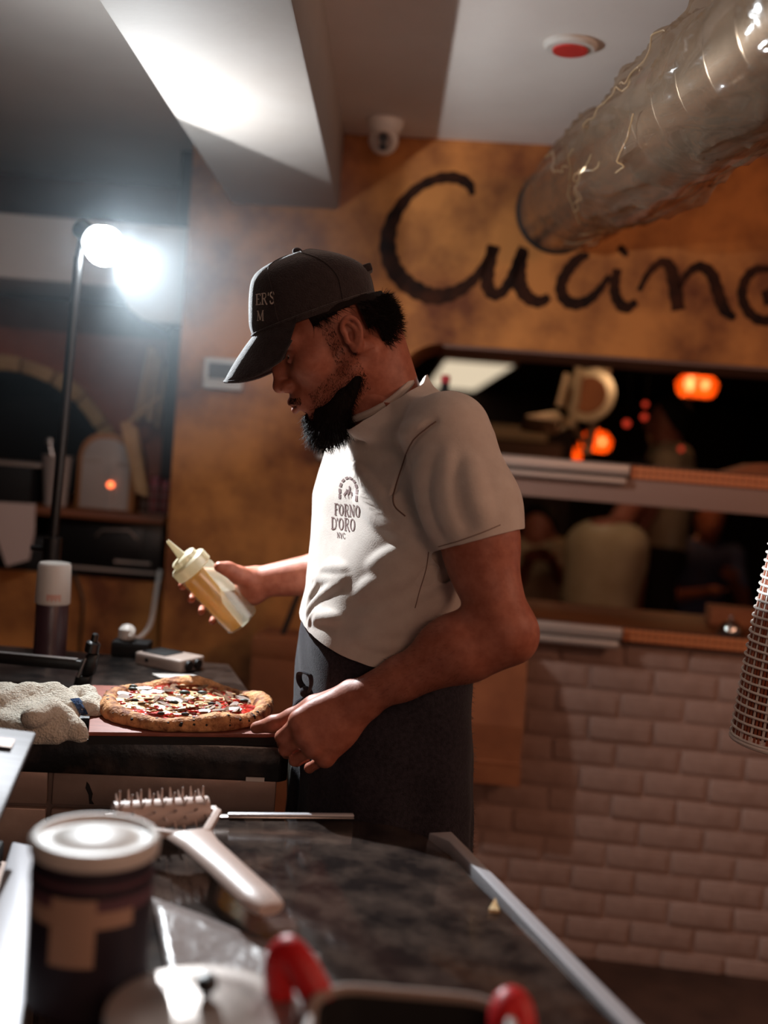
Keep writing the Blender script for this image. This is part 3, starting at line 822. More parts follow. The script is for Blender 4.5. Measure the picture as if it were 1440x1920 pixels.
skin_hair('eyebrow', 300, lambda C, Nn: ((lambda q: (q[:, 0] > 0.06) & (q[:, 2] < 0.037) & (q[:, 2] > 0.030) & (np.abs(q[:, 1]) > 0.013) & (np.abs(q[:, 1]) < 0.05))(loc(C))), 0.006, (-0.3, 0, 0.1), 17)

# ---- cap
kp = 1 / 1190.0
cF2, cB2 = PY(478, 636, 1.79), PY(703, 556, 1.79)
cf = (cF2 - cB2).normalized(); cl = (HL - cf * HL.dot(cf)).normalized(); cu = cl.cross(cf) * -1
if cu.z < 0: cu = -cu
CO = cF2 + (H0 - cF2).dot(cl) * cl        # front of the band, on the head's middle plane
# hair below the cap
f = Field((-0.13, -0.10, -0.06), (0.05, 0.10, 0.12), 0.003)
f.ell((0.001, 0, 0.036), (0.090, 0.0755, 0.080))
f.ell((-0.062, 0, 0.010), (0.031, 0.050, 0.044), k=0.02)
for s in (-1, 1): f.ell((-0.046, s * .044, 0.012), (0.032, 0.030, 0.040), k=0.02)
band_z = lambda V: ((V @ HMn[:3, :3].T + HMn[:3, 3] - tup(CO)) @ tup(cu)) / kp
hm = f.mesh('hair', keep=lambda V: (band_z(V) < 6) & (V[:, 2] > np.where(V[:, 0] > -0.034, 0.040 - 0.1 * V[:, 0], np.where(V[:, 0] > -0.05, 0.0, -0.034))) & (V[:, 0] < 0.040))
hm = to_world(relax(hm, 1, 0.4))
hair = link('hair', hm, M_hair, man, True)
Ps, Ns = surf_samples(hm, 3600, 21, lambda C, Nn: band_z(loc(C)) < -6)
D = Ns * 0.30 + R3 @ np.array([-0.35, 0, -0.55]) + np.random.RandomState(22).randn(len(Ps), 3) * 0.22
strands('hair_strand', Ps, D, np.random.RandomState(23).uniform(0.008, 0.020, len(Ps)), 0.00055, M_hair, hair)
Ps, Ns = surf_samples(hm, 420, 24, lambda C, Nn: (loc(C)[:, 0] < -0.074) & (loc(C)[:, 2] < 0.040) & (loc(C)[:, 2] > 0.0))
D = Ns * 0.9 + R3 @ np.array([-0.3, 0, 0.15]) + np.random.RandomState(25).randn(len(Ps), 3) * 0.3
strands('hair_tuft', Ps, D, np.random.RandomState(26).uniform(0.008, 0.018, len(Ps)), 0.0007, M_hair, hair)

# level (px), front inset, back extent, half width, squareness
lv = [(-4, 2, -239, 92, 2.1), (6, 1, -241, 93, 2.1), (25, 0, -244, 94, 2.2), (50, -8, -243, 92, 2.3), (75, -18, -226, 86, 2.4), (93, -27, -204, 76, 2.5), (104, -35, -187, 64, 2.4), (112, -46, -172, 50, 2.3), (118, -66, -160, 34, 2.2), (121.5, -92, -150, 18, 2.0), (123, -118, -134, 5, 2.0)]
LV = smooth_path(lv, 3)
NA = 72
def cap_ring(l, off=0.0):
    h, x0, x1, b, e = l; c = (x0 + x1) / 2; a = (x0 - x1) / 2; out = []
    for i in range(NA):
        t = 2 * math.pi * i / NA; ct, st = math.cos(t), math.sin(t)
        r = 1 / ((abs(ct) ** e + abs(st) ** e) ** (1 / e))
        # six panel seams press in slightly
        sm = 1 - 0.010 * max(0, 1 - abs(((t / (math.pi / 3) + 0.5) % 1) - 0.5) * 14)
        out.append(CO + cf * ((c + a * r * ct * sm) * kp + off * ct) + cl * (b * r * st * sm * kp + off * st) + cu * (h * kp))
    return out
capo = MB(); rr = [cap_ring(l) for l in LV]
# opening over the adjuster at the back of the cap
capo.rings(rr, False, True)
me = capo.mesh('crown')
capo_bvh_src = me
me = solidify(me, 0.0015)
cap_o = link('cap', me, M_cap, man, True, 60); cap_o['label'] = 'charcoal baseball cap'
# band edge stitching
mb = MB(); mb.tube(cap_ring(lv[1], 0.0012)[::2], 0.0016, 6, True); mb.build('band_cord', M_cap, cap_o)
mb = MB(); mb.ball(CO + cf * (-131 * kp) + cu * (124.5 * kp), (0.008, 0.008, 0.006)); mb.build('button', M_cap, cap_o)
for k in (1, 2, 3, 4, 5, 0):
    i = int(NA * k / 6)
    mb = MB(); mb.tube([cap_ring(l, 0.0006)[i] for l in LV[3:-2]], 0.0010, 5); mb.build('panel_seam', M_cap, cap_o)
for s in (-1, 1):
    for (h, fx, w) in ((93, -75, 66), (93, -160, 66)):
        c = CO + cf * (fx * kp) + cu * (h * kp) + cl * (s * w * kp); n_ = (cl * s + cu * 0.8).normalized()
# strap tab and opening edge at the back
tb0 = CO + cf * (-238 * kp) + cu * (52 * kp)
mb = MB(); mb.frame_box(tb0, cf, cl, cu, (-0.012, -0.022, -0.007), (0.004, 0.022, 0.006)); mb.build('strap_tab', M_cap, cap_o, bevel=0.003)
# curved brim
br_n, br_m = 24, 12
def brim_pt(u, v, lift=0.0):
    """u -1..1 across, v 0..1 from band to rim"""
    t = u * 1.34; e = 2.1; h, x0, x1, b, _ = lv[1]; c = (x0 + x1) / 2; a = (x0 - x1) / 2
    q = 1 / ((abs(math.cos(t)) ** e + abs(math.sin(t)) ** e) ** (1 / e))
    bx, by = (c + a * q * math.cos(t)) * kp, b * q * math.sin(t) * kp
    reach = 0.076 * (1 - abs(u) ** 2.8) ** 0.6 if abs(u) < 1 else 0
    d = reach * v
    x = bx + d * 0.86; y = by * (1 + 0.03 * v)
    arch = (by / 0.079) ** 2 * 0.036 * min(1, d / 0.03)
    z = 0.004 - 0.50 * d - 2.2 * d * d * 0.9 - arch
    return CO + cf * x + cl * y + cu * (z + lift)
VT = [[brim_pt(-1 + 2 * i / br_n, j / br_m) for i in range(br_n + 1)] for j in range(br_m + 1)]
VB = [[brim_pt(-1 + 2 * i / br_n, j / br_m, -0.0035) for i in range(br_n + 1)] for j in range(br_m + 1)]
mb = MB(); w_ = br_n + 1
vs = [p for r in VT for p in r] + [p for r in VB for p in r]; o_ = w_ * (br_m + 1); fs = []
for j in range(br_m):
    for i in range(br_n):
        a = j * w_ + i
        fs += [(a, a + 1, a + w_ + 1, a + w_), (o_ + a, o_ + a + w_, o_ + a + w_ + 1, o_ + a + 1)]
for i in range(br_n):
    a = br_m * w_ + i; fs.append((a, a + 1, o_ + a + 1, o_ + a)); fs.append((i + 1, i, o_ + i, o_ + i + 1))
mb.add(vs, fs); mb.build('brim', M_cap, cap_o, angle=60)
mb = MB(); mb.tube([brim_pt(-0.97 + 1.94 * i / 24, 1.0, -0.0015) for i in range(25)], 0.0024, 6); mb.build('brim_piping', M_cap, cap_o)

# ---- T-shirt
HEM = lambda V: np.interp(V[:, 0], [-0.14, -0.10, -0.05, 0.0, 0.06, 0.12, 0.2], [1.137, 1.122, 1.106, 1.095, 1.090, 1.10, 1.13])
sl_dir = (E_n - S_n) / np.linalg.norm(E_n - S_n); sl_end = P(888, 1018, 1.60)
slf_dir = (E_f - S_f) / np.linalg.norm(E_f - S_f); slf_end = S_f + slf_dir * 0.2
cuff_n = nrm(P(888, 1018, 1.6) - P(850, 870, 1.62)); cuff_n = nrm(np.array([0.33, -0.10, -0.94]))
col_c = P(711, 751, 1.80); _cv = tup(PY(771, 714, 1.80) - PY(651, 788, 1.80)); U1 = nrm(_cv); col_n = nrm(np.cross(_cv, [0.0, -1.0, 0.0]))
if col_n[2] < 0: col_n = -col_n
U2 = nrm(np.cross(col_n, U1)); CR1, CR2 = np.linalg.norm(_cv) / 2 - 0.006, 0.062
def neck_ring(drop, n, grow=0.0):
    return [col_c + U1 * (CR1 + grow) * math.cos(t) + U2 * (CR2 + grow) * math.sin(t) - col_n * (drop + 0.012 * math.sin(t) ** 2) for t in np.linspace(0, 2 * math.pi, n + 1)]
def shirt_field(res):
    f = Field((-0.32, 1.46, 1.02), (0.40, 2.18, 1.60), res)
    f.put(*torso(0.0, 1.03, 1.60, lambda z: np.interp(z, [1.08, 1.13, 1.18, 1.3], [0.016, 0.012, 0.004, 0.0])))
    f.path([S_n + np.array([-.006, .004, .002]), S_n * .62 + E_n * .38 + np.array([.004, -.003, 0]), S_n * .38 + E_n * .62 + np.array([.004, -.003, 0])], [0.067, 0.064, 0.062], k=0.03)
    f.path([S_f, S_f * .6 + E_f * .4, S_f * .4 + E_f * .6], [0.062, 0.060, 0.058], k=0.035)
    f.path([tuple(v) for v in neck_ring(0.004, 28)], 0.0125, k=0.030)
    return f
def bvh_of(me):
    me.calc_loop_triangles()
    return BVHTree.FromPolygons([v.co for v in me.vertices], [tuple(p.vertices) for p in me.polygons])
pre = bvh_of(shirt_field(0.009).mesh('pre'))
def hit(bvh, x, y):
    """first surface point seen along the line of sight of a photo pixel"""
    r = ray(x, y).normalized(); h = bvh.ray_cast(CAM, r)
    return h[0], h[1]
def ridge(f, pts, rad, depth, k, op='add', n=5):
    q = []
    for x, y in smooth_path(pts, n):
        p, nn = hit(pre, x, y)
        if p is not None: q.append(tup(p) - tup(nn) * depth)
    m = len(q)
    if m > 1:
        rr_ = [max(0.002, rad * math.sin(math.pi * (i + 0.6) / (m + 0.2)) ** 0.5) for i in range(m)]
        f.path(q, rr_, k, op)
f = shirt_field(0.0034)
FOLDS = [([(598, 1078), (612, 1066), (630, 1066), (650, 1071)], .008, .003, .010), ([(587, 1098), (592, 1086), (606, 1086), (630, 1088), (655, 1082)], .0075, .003, .008),
         ([(598, 1092), (590, 1104), (583, 1120), (578, 1140)], .006, .003, .008), ([(645, 1092), (622, 1103), (600, 1118), (584, 1136), (577, 1155)], .006, .0025, .008),
         ([(580, 1170), (588, 1154), (602, 1146)], .006, .003, .008), ([(588, 1166), (600, 1157), (622, 1158), (640, 1164)], .0085, .004, .008),
         ([(668, 868), (682, 890), (700, 915), (715, 935), (728, 960), (740, 990), (765, 1004)], .0055, .0025, .012), ([(668, 930), (690, 955), (712, 978), (745, 994), (780, 1004)], .006, .0035, .014),
         ([(735, 925), (752, 965), (775, 985), (800, 1003)], .008, .005, .014),
         ([(680, 1165), (740, 1140), (800, 1105), (850, 1070)], .010, .0088, .02), ([(670, 1195), (730, 1180), (790, 1150), (850, 1110)], .010, .0088, .02),
         ([(680, 1110), (720, 1095), (770, 1070), (830, 1030)], .010, .0088, .02), ([(700, 1060), (750, 1045), (810, 1020)], .009, .008, .02),
         ([(668, 1200), (700, 1208), (730, 1212), (765, 1208)], .006, .003, .008),
         ([(800, 850), (790, 900), (800, 960), (822, 1020)], .010, .0088, .02), ([(838, 850), (832, 910), (838, 960), (852, 1005)], .009, .0082, .02), ([(880, 860), (890, 920), (905, 975)], .009, .0082, .02),
         ([(655, 800), (690, 812), (740, 815), (790, 800)], .007, .0055, .02), ([(660, 835), (700, 850), (750, 845)], .007, .0055, .02)]
for p, r_, d_, k_ in FOLDS: ridge(f, p, r_, d_, k_)
# armhole seam presses in
SEAM = [(818, 790), (796, 806), (776, 824), (764, 845), (756, 868), (746, 898), (738, 928)]
ridge(f, SEAM, .003, 0.0, .006, 'cut')
tsdf = torso(0.0, 0.9, 1.7)[0]
def keep_shirt(V):
    k = V[:, 2] > HEM(V)
    # cuffs
    k &= ~(((V - sl_end) @ cuff_n > 0) & (V[:, 1] < 1.70) & (np.linalg.norm(np.cross(V - S_n, sl_dir), axis=1) < 0.095) & (tsdf(V[:, 0], V[:, 1], V[:, 2]) > 0.017))
    k &= ~(((V - slf_end) @ slf_dir > 0) & (V[:, 1] > 1.88) & (np.linalg.norm(np.cross(V - S_f, slf_dir), axis=1) < 0.075))
    # neckline
    d = V - col_c; h_ = d @ col_n; a1, a2 = d @ U1, d @ U2
    k &= ~((h_ + 0.012 * np.clip(a2 / CR2, -1, 1) ** 2 > -0.002) & (V[:, 2] > 1.40))
    return k
rs = np.random.RandomState(3)
def crinkle(V):
    # low, broad unevenness of soft cloth
    ph = V @ np.array([[31, -17, 9], [12, 23, -38], [-21, 15, 27]]).T
    a = 0.0011 * (np.sin(ph[:, 0]) + np.sin(ph[:, 1] * 1.3) + np.sin(ph[:, 2] * 0.8))
    c = np.stack([np.interp(V[:, 2], tz, tx), np.interp(V[:, 2], tz, ty), V[:, 2]], 1)
    d = V - c; d /= np.linalg.norm(d, axis=1)[:, None] + 1e-6
    return V + d * a[:, None]
sm = smooth_rim(relax(f.mesh('tee', keep=keep_shirt, wobble=crinkle), 2, 0.4))
fi = Field((-0.28, 1.5, 1.12), (0.36, 2.1, 1.44), 0.008); fi.put(*torso(-0.003, 1.14, 1.42)); _ac = P(806, 1085, 1.63)
sm = join_meshes('tee', [sm, relax(fi.mesh('side_cloth', keep=lambda V: (V[:, 2] > 1.15) & (V[:, 2] < 1.40), wobble=lambda V: V + np.array([0.25, -0.97, 0]) * (0.017 * np.exp(-((V - _ac) ** 2).sum(1) / 0.055 ** 2))[:, None]), 1, .4)])
tee_bvh = bvh_of(sm)
tee = link('t_shirt', solidify(sm, 0.0015), M_tee, man, True, 70); tee['label'] = 'cream cotton T-shirt with a small printed crest'
def on_surface(bvh, pts, n=6, lift=0.0006):
    out = []
    for x, y in smooth_path(pts, n):
        p, nn = hit(bvh, x, y)
        if p is not None:
            v = p - CAM
            if nn.dot(v) > 0: nn = -nn
            if not out or (p - out[-1]).length < 0.05: out.append(p + nn * lift)
    return out
def seam(name, pts, r, m, parent, bvh):
    q = on_surface(bvh, pts)
    if len(q) > 3:
        mb = MB(); mb.tube(q, r, 5); return mb.build(name, m, parent)
seam('armhole_seam', SEAM + [(741, 950), (760, 968)], 0.0011, M_seam, tee, tee_bvh)
seam('cuff_stitching', [(822, 1025), (860, 1014), (900, 1000), (938, 984)], 0.0007, M_seam, tee, tee_bvh)
seam('side_seam', [(804, 1035), (798, 1070), (786, 1110), (778, 1140)], 0.0007, M_seam, tee, tee_bvh)
mb = MB(); mb.tube(neck_ring(0.001, 48, 0.008)[:-1], 0.0062, 8, True); mb.build('collar', M_tee, tee)

# printed crest, drawn letter by letter
GL = {  # strokes of serif capitals: (points, width) in a 0..1 box; the last number is the advance
 'F': ([([(.2, 0), (.2, 1)], .16), ([(.05, .985), (.68, .985)], .085), ([(.66, 1), (.66, .8)], .085), ([(.2, .53), (.52, .53)], .085), ([(.05, .015), (.38, .015)], .085)], .72),
 'O': ([('ring', (.46, .5), (.40, .49), .15)], .94),
 'R': ([([(.2, 0), (.2, 1)], .16), ([(.05, .985), (.45, .985), (.6, .93), (.66, .77), (.6, .6), (.45, .52), (.2, .52)], .085), ([(.42, .52), (.72, .03), (.85, .015)], .14), ([(.05, .015), (.36, .015)], .085)], .86),
 'N': ([([(.2, 0), (.2, 1)], .085), ([(.16, .98), (.78, .04)], .16), ([(.8, 0), (.8, 1)], .085), ([(.05, .985), (.26, .985)], .085), ([(.66, .985), (.94, .985)], .085), ([(.06, .015), (.34, .015)], .085)], 1.0),
 'D': ([([(.2, 0), (.2, 1)], .15), ([(.05, .985), (.45, .975), (.72, .82), (.8, .5), (.72, .18), (.45, .025), (.05, .015)], .09)], .88),
 "'": ([([(.12, 1), (.1, .72)], .10)], .26),
 'Y': ([([(.42, .45), (.42, 0)], .14), ([(.08, .985), (.42, .45)], .14), ([(.8, .985), (.42, .45)], .085), ([(.25, .015), (.6, .015)], .085)], .86),
 'C': ([([(.78, .75), (.66, .95), (.45, .99), (.2, .86), (.09, .5), (.2, .14), (.45, .01), (.66, .05), (.8, .25)], .10)], .88),
 'E': ([([(.2, 0), (.2, 1)], .18), ([(.04, .98), (.66, .98)], .085), ([(.04, .02), (.68, .02)], .085), ([(.2, .52), (.5, .52)], .085), ([(.65, 1), (.65, .78)], .085), ([(.67, 0), (.67, .24)], .085)], .74),
 'S': ([([(.58, .74), (.5, .95), (.32, .99), (.14, .9), (.12, .72), (.3, .56), (.5, .44), (.6, .26), (.5, .07), (.32, .01), (.16, .07), (.08, .28)], .13)], .68),
 'M': ([([(.14, 0), (.18, 1)], .085), ([(.16, .98), (.5, .06)], .16), ([(.5, .04), (.82, .98)], .085), ([(.84, 1), (.86, 0)], .16), ([(.02, .985), (.24, .985)], .085), ([(.76, .985), (1.0, .985)], .085), ([(.03, .015), (.28, .015)], .085), ([(.72, .015), (1.0, .015)], .085)], 1.06),
}
def decal(mb, pts, wid, place, bvh, lift=0.0007, closed=False, n=4):
    P2 = smooth_path([np.array(p, float) for p in pts], n, closed) if len(pts) > 2 else [np.array(pts[0], float) * (1 - t) + np.array(pts[1], float) * t for t in np.linspace(0, 1, 5)]
    if closed: P2.append(P2[0])
    m = len(P2); row = []
    for i in range(m):
        d = (P2[(i + 1) % (m - 1)] - P2[i - 1 if i else m - 2]) if closed else (P2[min(i + 1, m - 1)] - P2[max(i - 1, 0)])
        d = d / (np.linalg.norm(d) + 1e-9); nn = np.array([-d[1], d[0]])
        w = wid if not isinstance(wid, (list, tuple)) else wid[i * (len(wid) - 1) // max(1, m - 1)]
        pr = []
        for sgn in (.5, -.5):
            x, y = place(*(P2[i] + nn * w * sgn)); p, no = hit(bvh, x, y)
            if p is None: pr = None; break
            if no.dot(p - CAM) > 0: no = -no
            pr.append(p + no * lift)
        row.append(pr)
    for a, b in zip(row, row[1:]):
        if a and b and max((a[0] - b[0]).length, (a[1] - b[1]).length, (a[0] - a[1]).length) < 0.02: mb.add([a[0], a[1], b[1], b[0]], [(0, 1, 2, 3)])
def write(mb, text, x0, x1, ytop0, h0, slope, bvh, hgrow=0.0, weight=1.0):
    tot = sum(GL[c][1] for c in text); u = 0.0
    for c in text:
        adv = GL[c][1]
        def place(gx, gy, u=u):
            s = (u + gx) / tot; x = x0 + (x1 - x0) * s; h = h0 + hgrow * s
            return x, ytop0 + slope * s + h * (1 - gy)
        for st in GL[c][0]:
            if st[0] == 'ring':
                (cx, cy), (ax_, ay_), w = st[1:]
                pts = [(cx + (ax_ - w / 2) * math.cos(t) * .97, cy + (ay_ - .03) * math.sin(t)) for t in np.linspace(0, 2 * math.pi, 17)[:-1]]
                wl_ = [w * (0.35 + 0.65 * abs(math.cos(t))) * weight for t in np.linspace(0, 2 * math.pi, 65)]
                decal(mb, pts, wl_, place, bvh, closed=True)
            else: decal(mb, st[0], st[1] * weight, place, bvh)
        u += adv
pm = MB()
write(pm, "FORNO", 627, 676, 944, 21, 4, tee_bvh, 1.5, 1.15)
write(pm, "D'ORO", 621, 667, 970, 22, 3, tee_bvh, 1.5, 1.15)
write(pm, "NYC", 632, 648, 998, 10, 2, tee_bvh, 0.0, 1.3)
pix = lambda x, y: (x, y)
for k in range(7):      # arch of stones
    t0, t1 = math.radians(188 - k * 26), math.radians(188 - k * 26 - 19)
    decal(pm, [(653.5 + 16 * math.cos(t), 921 - 25 * math.sin(t)) for t in np.linspace(t0, t1, 4)], 4.6, pix, tee_bvh)
for a, b in (((669.5, 917), (669, 927)), ((669, 929), (668.5, 940)), ((637.5, 926), (637, 935))): decal(pm, [a, b], 4.2, pix, tee_bvh)
for pts, w in (([(648, 934), (646, 928), (650, 922), (651, 917)], [1, 3.5, 3, .5]), ([(654, 935), (653, 926), (656, 918), (655.5, 911)], [1, 4.0, 3, .5]), ([(658, 934), (660, 928), (658, 921)], [1, 3, .5])):
    decal(pm, pts, w, pix, tee_bvh)
pr = pm.build('chest_print', M_print, tee, smooth=False); pr['label'] = 'brown oven crest lettered FORNO D\'ORO NYC'
cap_bvh = bvh_of(capo_bvh_src)
cm = MB()
write(cm, "ER'S", 479.5, 515, 552, 20, -5, cap_bvh, 2, 1.1)
write(cm, "M", 482, 496, 583, 18, -1, cap_bvh, 1, 1.1)
co_ = cm.build('cap_lettering', M_thread, cap_o, smooth=False); co_['label'] = 'pale stitched lettering'

# ---- apron and trousers
f = Field((-0.33, 1.42, 0.36), (0.42, 2.2, 1.22), 0.0055)
f.put(*torso(0.004, 0.40, 1.20, lambda z: np.interp(z, [0.4, 0.8, 1.0, 1.1, 1.14, 1.2], [0.03, 0.012, 0.006, 0.004, -0.002, -0.012])))
def drape(V):
    c = np.stack([np.interp(V[:, 2], tz, tx), np.interp(V[:, 2], tz, ty)], 1)
    d = V[:, :2] - c; th = np.arctan2(d @ BL[:2], d @ BF[:2]); d /= np.linalg.norm(d, axis=1)[:, None] + 1e-6
    w = np.clip((1.05 - V[:, 2]) / 0.5, 0, 1)
    a = w * (0.010 * np.sin(th * 9 + V[:, 2] * 3) + 0.006 * np.sin(th * 17 - V[:, 2] * 5)) + 0.0012 * np.sin(V[:, 2] * 60 + th * 8)
    out = V.copy(); out[:, :2] += d * a[:, None]; return out
def keep_apron(V):
    c = np.stack([np.interp(V[:, 2], tz, tx), np.interp(V[:, 2], tz, ty)], 1)
    d = V[:, :2] - c; th = np.abs(np.arctan2(d @ BL[:2], d @ BF[:2]))
    return (th < math.radians(148)) & (V[:, 2] > 0.44) & (V[:, 2] < 1.165)
am = smooth_rim(relax(f.mesh('apron', keep=keep_apron, wobble=drape), 2, 0.4))
ap_bvh = bvh_of(am)
apron = link('apron', solidify(am, 0.0025), M_apron, man, True, 70); apron['label'] = 'dark grey denim waist apron knotted at the front'
# tie: loop, knot and two hanging ends
def at_apron(x, y, lift=0.008):
    p, n_ = hit(ap_bvh, x, y)
    if p is None: return PY(x, y, 1.70)
    if n_.dot(p - CAM) > 0: n_ = -n_
    return p + n_ * lift
mb = MB()
mb.tube(smooth_path([at_apron(x, y, l) for x, y, l in ((582, 1296, .006), (576, 1280, .012), (580, 1264, .016), (590, 1259, .018), (597, 1266, .014), (595, 1282, .01), (586, 1297, .006))], 5), .0048, 8, flat=0.5)
mb.build('tie_loop', M_apron, apron)
mb = MB(); mb.ball(at_apron(583, 1298, .008), (0.010, 0.010, 0.009)); mb.build('tie_knot', M_apron, apron)
for pts in ([(582, 1298), (578, 1306), (566, 1309), (556, 1316), (548, 1328)], [(584, 1300), (588, 1316), (596, 1332)]):
    q = [at_apron(x, y, .010) for x, y in pts] if pts[-1][0] > 560 else [at_apron(582, 1298, .01)] + [PY(x, y, 1.70 - 0.004 * i) for i, (x, y) in enumerate(pts[1:])]
    mb = MB(); mb.tube(q, [.0055, .006, .0065, .006, .004][:len(q)], 8, flat=0.4); mb.build('tie_end', M_apron, apron)
# frayed threads down the rear edge of the apron
rs = np.random.RandomState(8); V = coords(am)
c = np.stack([np.interp(V[:, 2], tz, tx), np.interp(V[:, 2], tz, ty)], 1); d = V[:, :2] - c
th = np.arctan2(d @ BL[:2], d @ BF[:2]); ed = V[(th > math.radians(144)) & (V[:, 2] < 1.06)]
i = rs.choice(len(ed), 260); D = rs.randn(260, 3) * 0.5 + np.array([0.9, 0.1, -0.3])
strands('frayed_edge', ed[i], D, rs.uniform(0.003, 0.010, 260), 0.0005, M_seam, apron)

f = Field((-0.30, 1.5, 0.05), (0.40, 2.1, 1.12), 0.009)
f.put(*torso(-0.014, 0.78, 1.10))
cxh, cyh = float(np.interp(0.9, tz, tx)), float(np.interp(0.9, tz, ty))
for s in (-1, 1):
    hp = np.array([cxh, cyh, 0.86]) + BL * 0.085 * s
    kn = np.array([cxh + 0.0, cyh, 0.49]) + BL * 0.10 * s + BF * (0.03 if s > 0 else -0.02)
    an = np.array([cxh + 0.02, cyh, 0.09]) + BL * 0.11 * s + BF * (0.0 if s > 0 else -0.05)
    f.cap(hp, kn, 0.090, 0.068, k=0.04).cap(kn, an, 0.068, 0.056, k=0.03)
link('trousers', relax(f.mesh('trousers'), 2, 0.4), M_trouser, man, True)
for s in (-1, 1):
    an = np.array([cxh + 0.02, cyh, 0.0]) + BL * 0.11 * s + BF * (0.0 if s > 0 else -0.05)
    f = Field(an - np.array([.25, .2, .01]), an + np.array([.2, .2, .2]), 0.006)
    f.cap(an + np.array([0, 0, .10]), an + np.array([0, 0, .05]), 0.048, 0.046)
    f.ell(an + BF * 0.02 + np.array([0, 0, .045]), (0.085, 0.048, 0.045), k=0.03, ax=[BF, BL, [0, 0, 1]])
    f.ell(an + BF * 0.12 + np.array([0, 0, .036]), (0.080, 0.050, 0.034), k=0.04, ax=[BF, BL, [0, 0, 1]])
    f.put(lambda X, Y, Z: 0.002 - Z, an - .3, an + .3, op='cap')
    link('shoe', f.mesh('shoe'), M_black, man, True)
# thumbnail
tp, tn = thumb[-1], None
tcen = P(480, 1361, 1.652)
mb = MB(); mb.ball(tcen, (0.0062, 0.004, 0.0024), 12, 8); mb.build('thumbnail', M_nail, man)
# ------------------------------------------------------------------ pizza counter
CT = 0.95
A_, B_ = PZ(545, 1402, CT), PZ(430, 1245, CT)
poly = [(-1.5, 1.50), (A_.x - 0.012, A_.y - 0.002), (A_.x - 0.002, A_.y + 0.010), (B_.x, B_.y), (-1.5, 2.27)]
mb = MB().prism(poly, CT - 0.055, CT)
o = mb.build('stone_worktop', M_granite, bevel=0.004); tag(o, 'dark stone worktop under the pizza and towel', 'worktop')
cab = empty('prep_cabinet', (-0.8, 1.9, 0), 'dull steel cabinet carrying the pizza worktop', 'cabinet')
inset = [(-1.45, 1.53), (A_.x - 0.030, A_.y + 0.022), (B_.x - 0.03, B_.y - 0.03), (-1.45, 2.22)]
MB().prism(inset, 0.10, CT - 0.055).build('carcass', M_steel_dull, cab, smooth=False)
fd = (Vector((A_.x, A_.y, 0)) - Vector((-1.5, 1.5, 0))).normalized(); fn = Vector((fd.y, -fd.x, 0))
def fbox(mb, s0, s1, t0, t1, z0, z1): return mb.frame_box(Vector((-1.5, 1.528, 0)), fd, fn, WZ, (s0, t0, z0), (s1, t1, z1))
sA = (Vector((A_.x, A_.y, 0)) - Vector((-1.5, 1.5, 0))).length - 0.02
M_taupe = mat('steel_front', srgb(168, 146, 134), 0.45, 0.5, col2=srgb(140, 116, 106), vscale=6, bump=0.08, bscale=30)
for k, (a, b) in enumerate(((sA - 0.335, sA), (sA - 0.68, sA - 0.342), (sA - 1.03, sA - 0.687))):
    mb = MB(); fbox(mb, a, b, 0, 0.012, 0.842, 0.892); mb.build('drawer_front', M_taupe, cab, bevel=0.003)
    mb = MB(); fbox(mb, a, b, 0, 0.012, 0.14, 0.836); mb.build('door', M_taupe, cab, bevel=0.003)
mb = MB(); s_ = sA - 0.285; q = [(s_, .880), (s_ + .004, .876), (s_ + .010, .862), (s_ + .009, .852), (s_ + .013, .846), (s_ + .006, .846), (s_ + .004, .860), (s_ - .001, .870)]
mb.gprism([Vector((-1.5, 1.528, 0)) + fd * a + fn * 0.0122 + WZ * z for a, z in q], fn * 0.0006); mb.build('dark_chip', M_blackmat, cab, smooth=False)
mb = MB(); fbox(mb, sA - 0.048, sA - 0.020, 0.030, 0.0335, 0.897, 0.903); o = mb.build('paper_scrap', M_whiteplastic, smooth=False); tag(o, 'tiny pale paper scrap stuck on the worktop edge', 'scrap')

# serving board with a handle
M_board = mat('board_wood', srgb(146, 82, 66), 0.6, col2=srgb(118, 62, 48), vscale=7, stretch=(2, 18, 18), bump=0.1, bscale=30)
bt = CT + 0.019
fr, bk = PZ(300, 1373, bt), PZ(300, 1287, bt)
x0 = PZ(166, 1372, bt); x1 = PZ(516, 1377, bt); xb = PZ(452, 1294, bt); xl = PZ(172, 1284, bt)
hy = x1.y + 0.035
outline = [(x0.x, x0.y), (x1.x - 0.012, x1.y), (x1.x - 0.002, x1.y + 0.006), (x1.x + 0.055, hy - 0.018), (x1.x + 0.085, hy - 0.016), (x1.x + 0.095, hy), (x1.x + 0.085, hy + 0.016), (x1.x + 0.050, hy + 0.018), (x1.x - 0.004, hy + 0.06), (xb.x, xb.y), (xl.x, xl.y)]
o = MB().prism(outline, CT + 0.0125, bt).build('serving_board', M_board, bevel=0.0015); MB().prism(outline, CT + 0.0005, CT + 0.0125).build('shade_layer', M_blackmat, o); tag(o, 'reddish wooden serving board with handle, under the pizza', 'board')  # black lower layer stands in for the shaded front edge and shadow gap

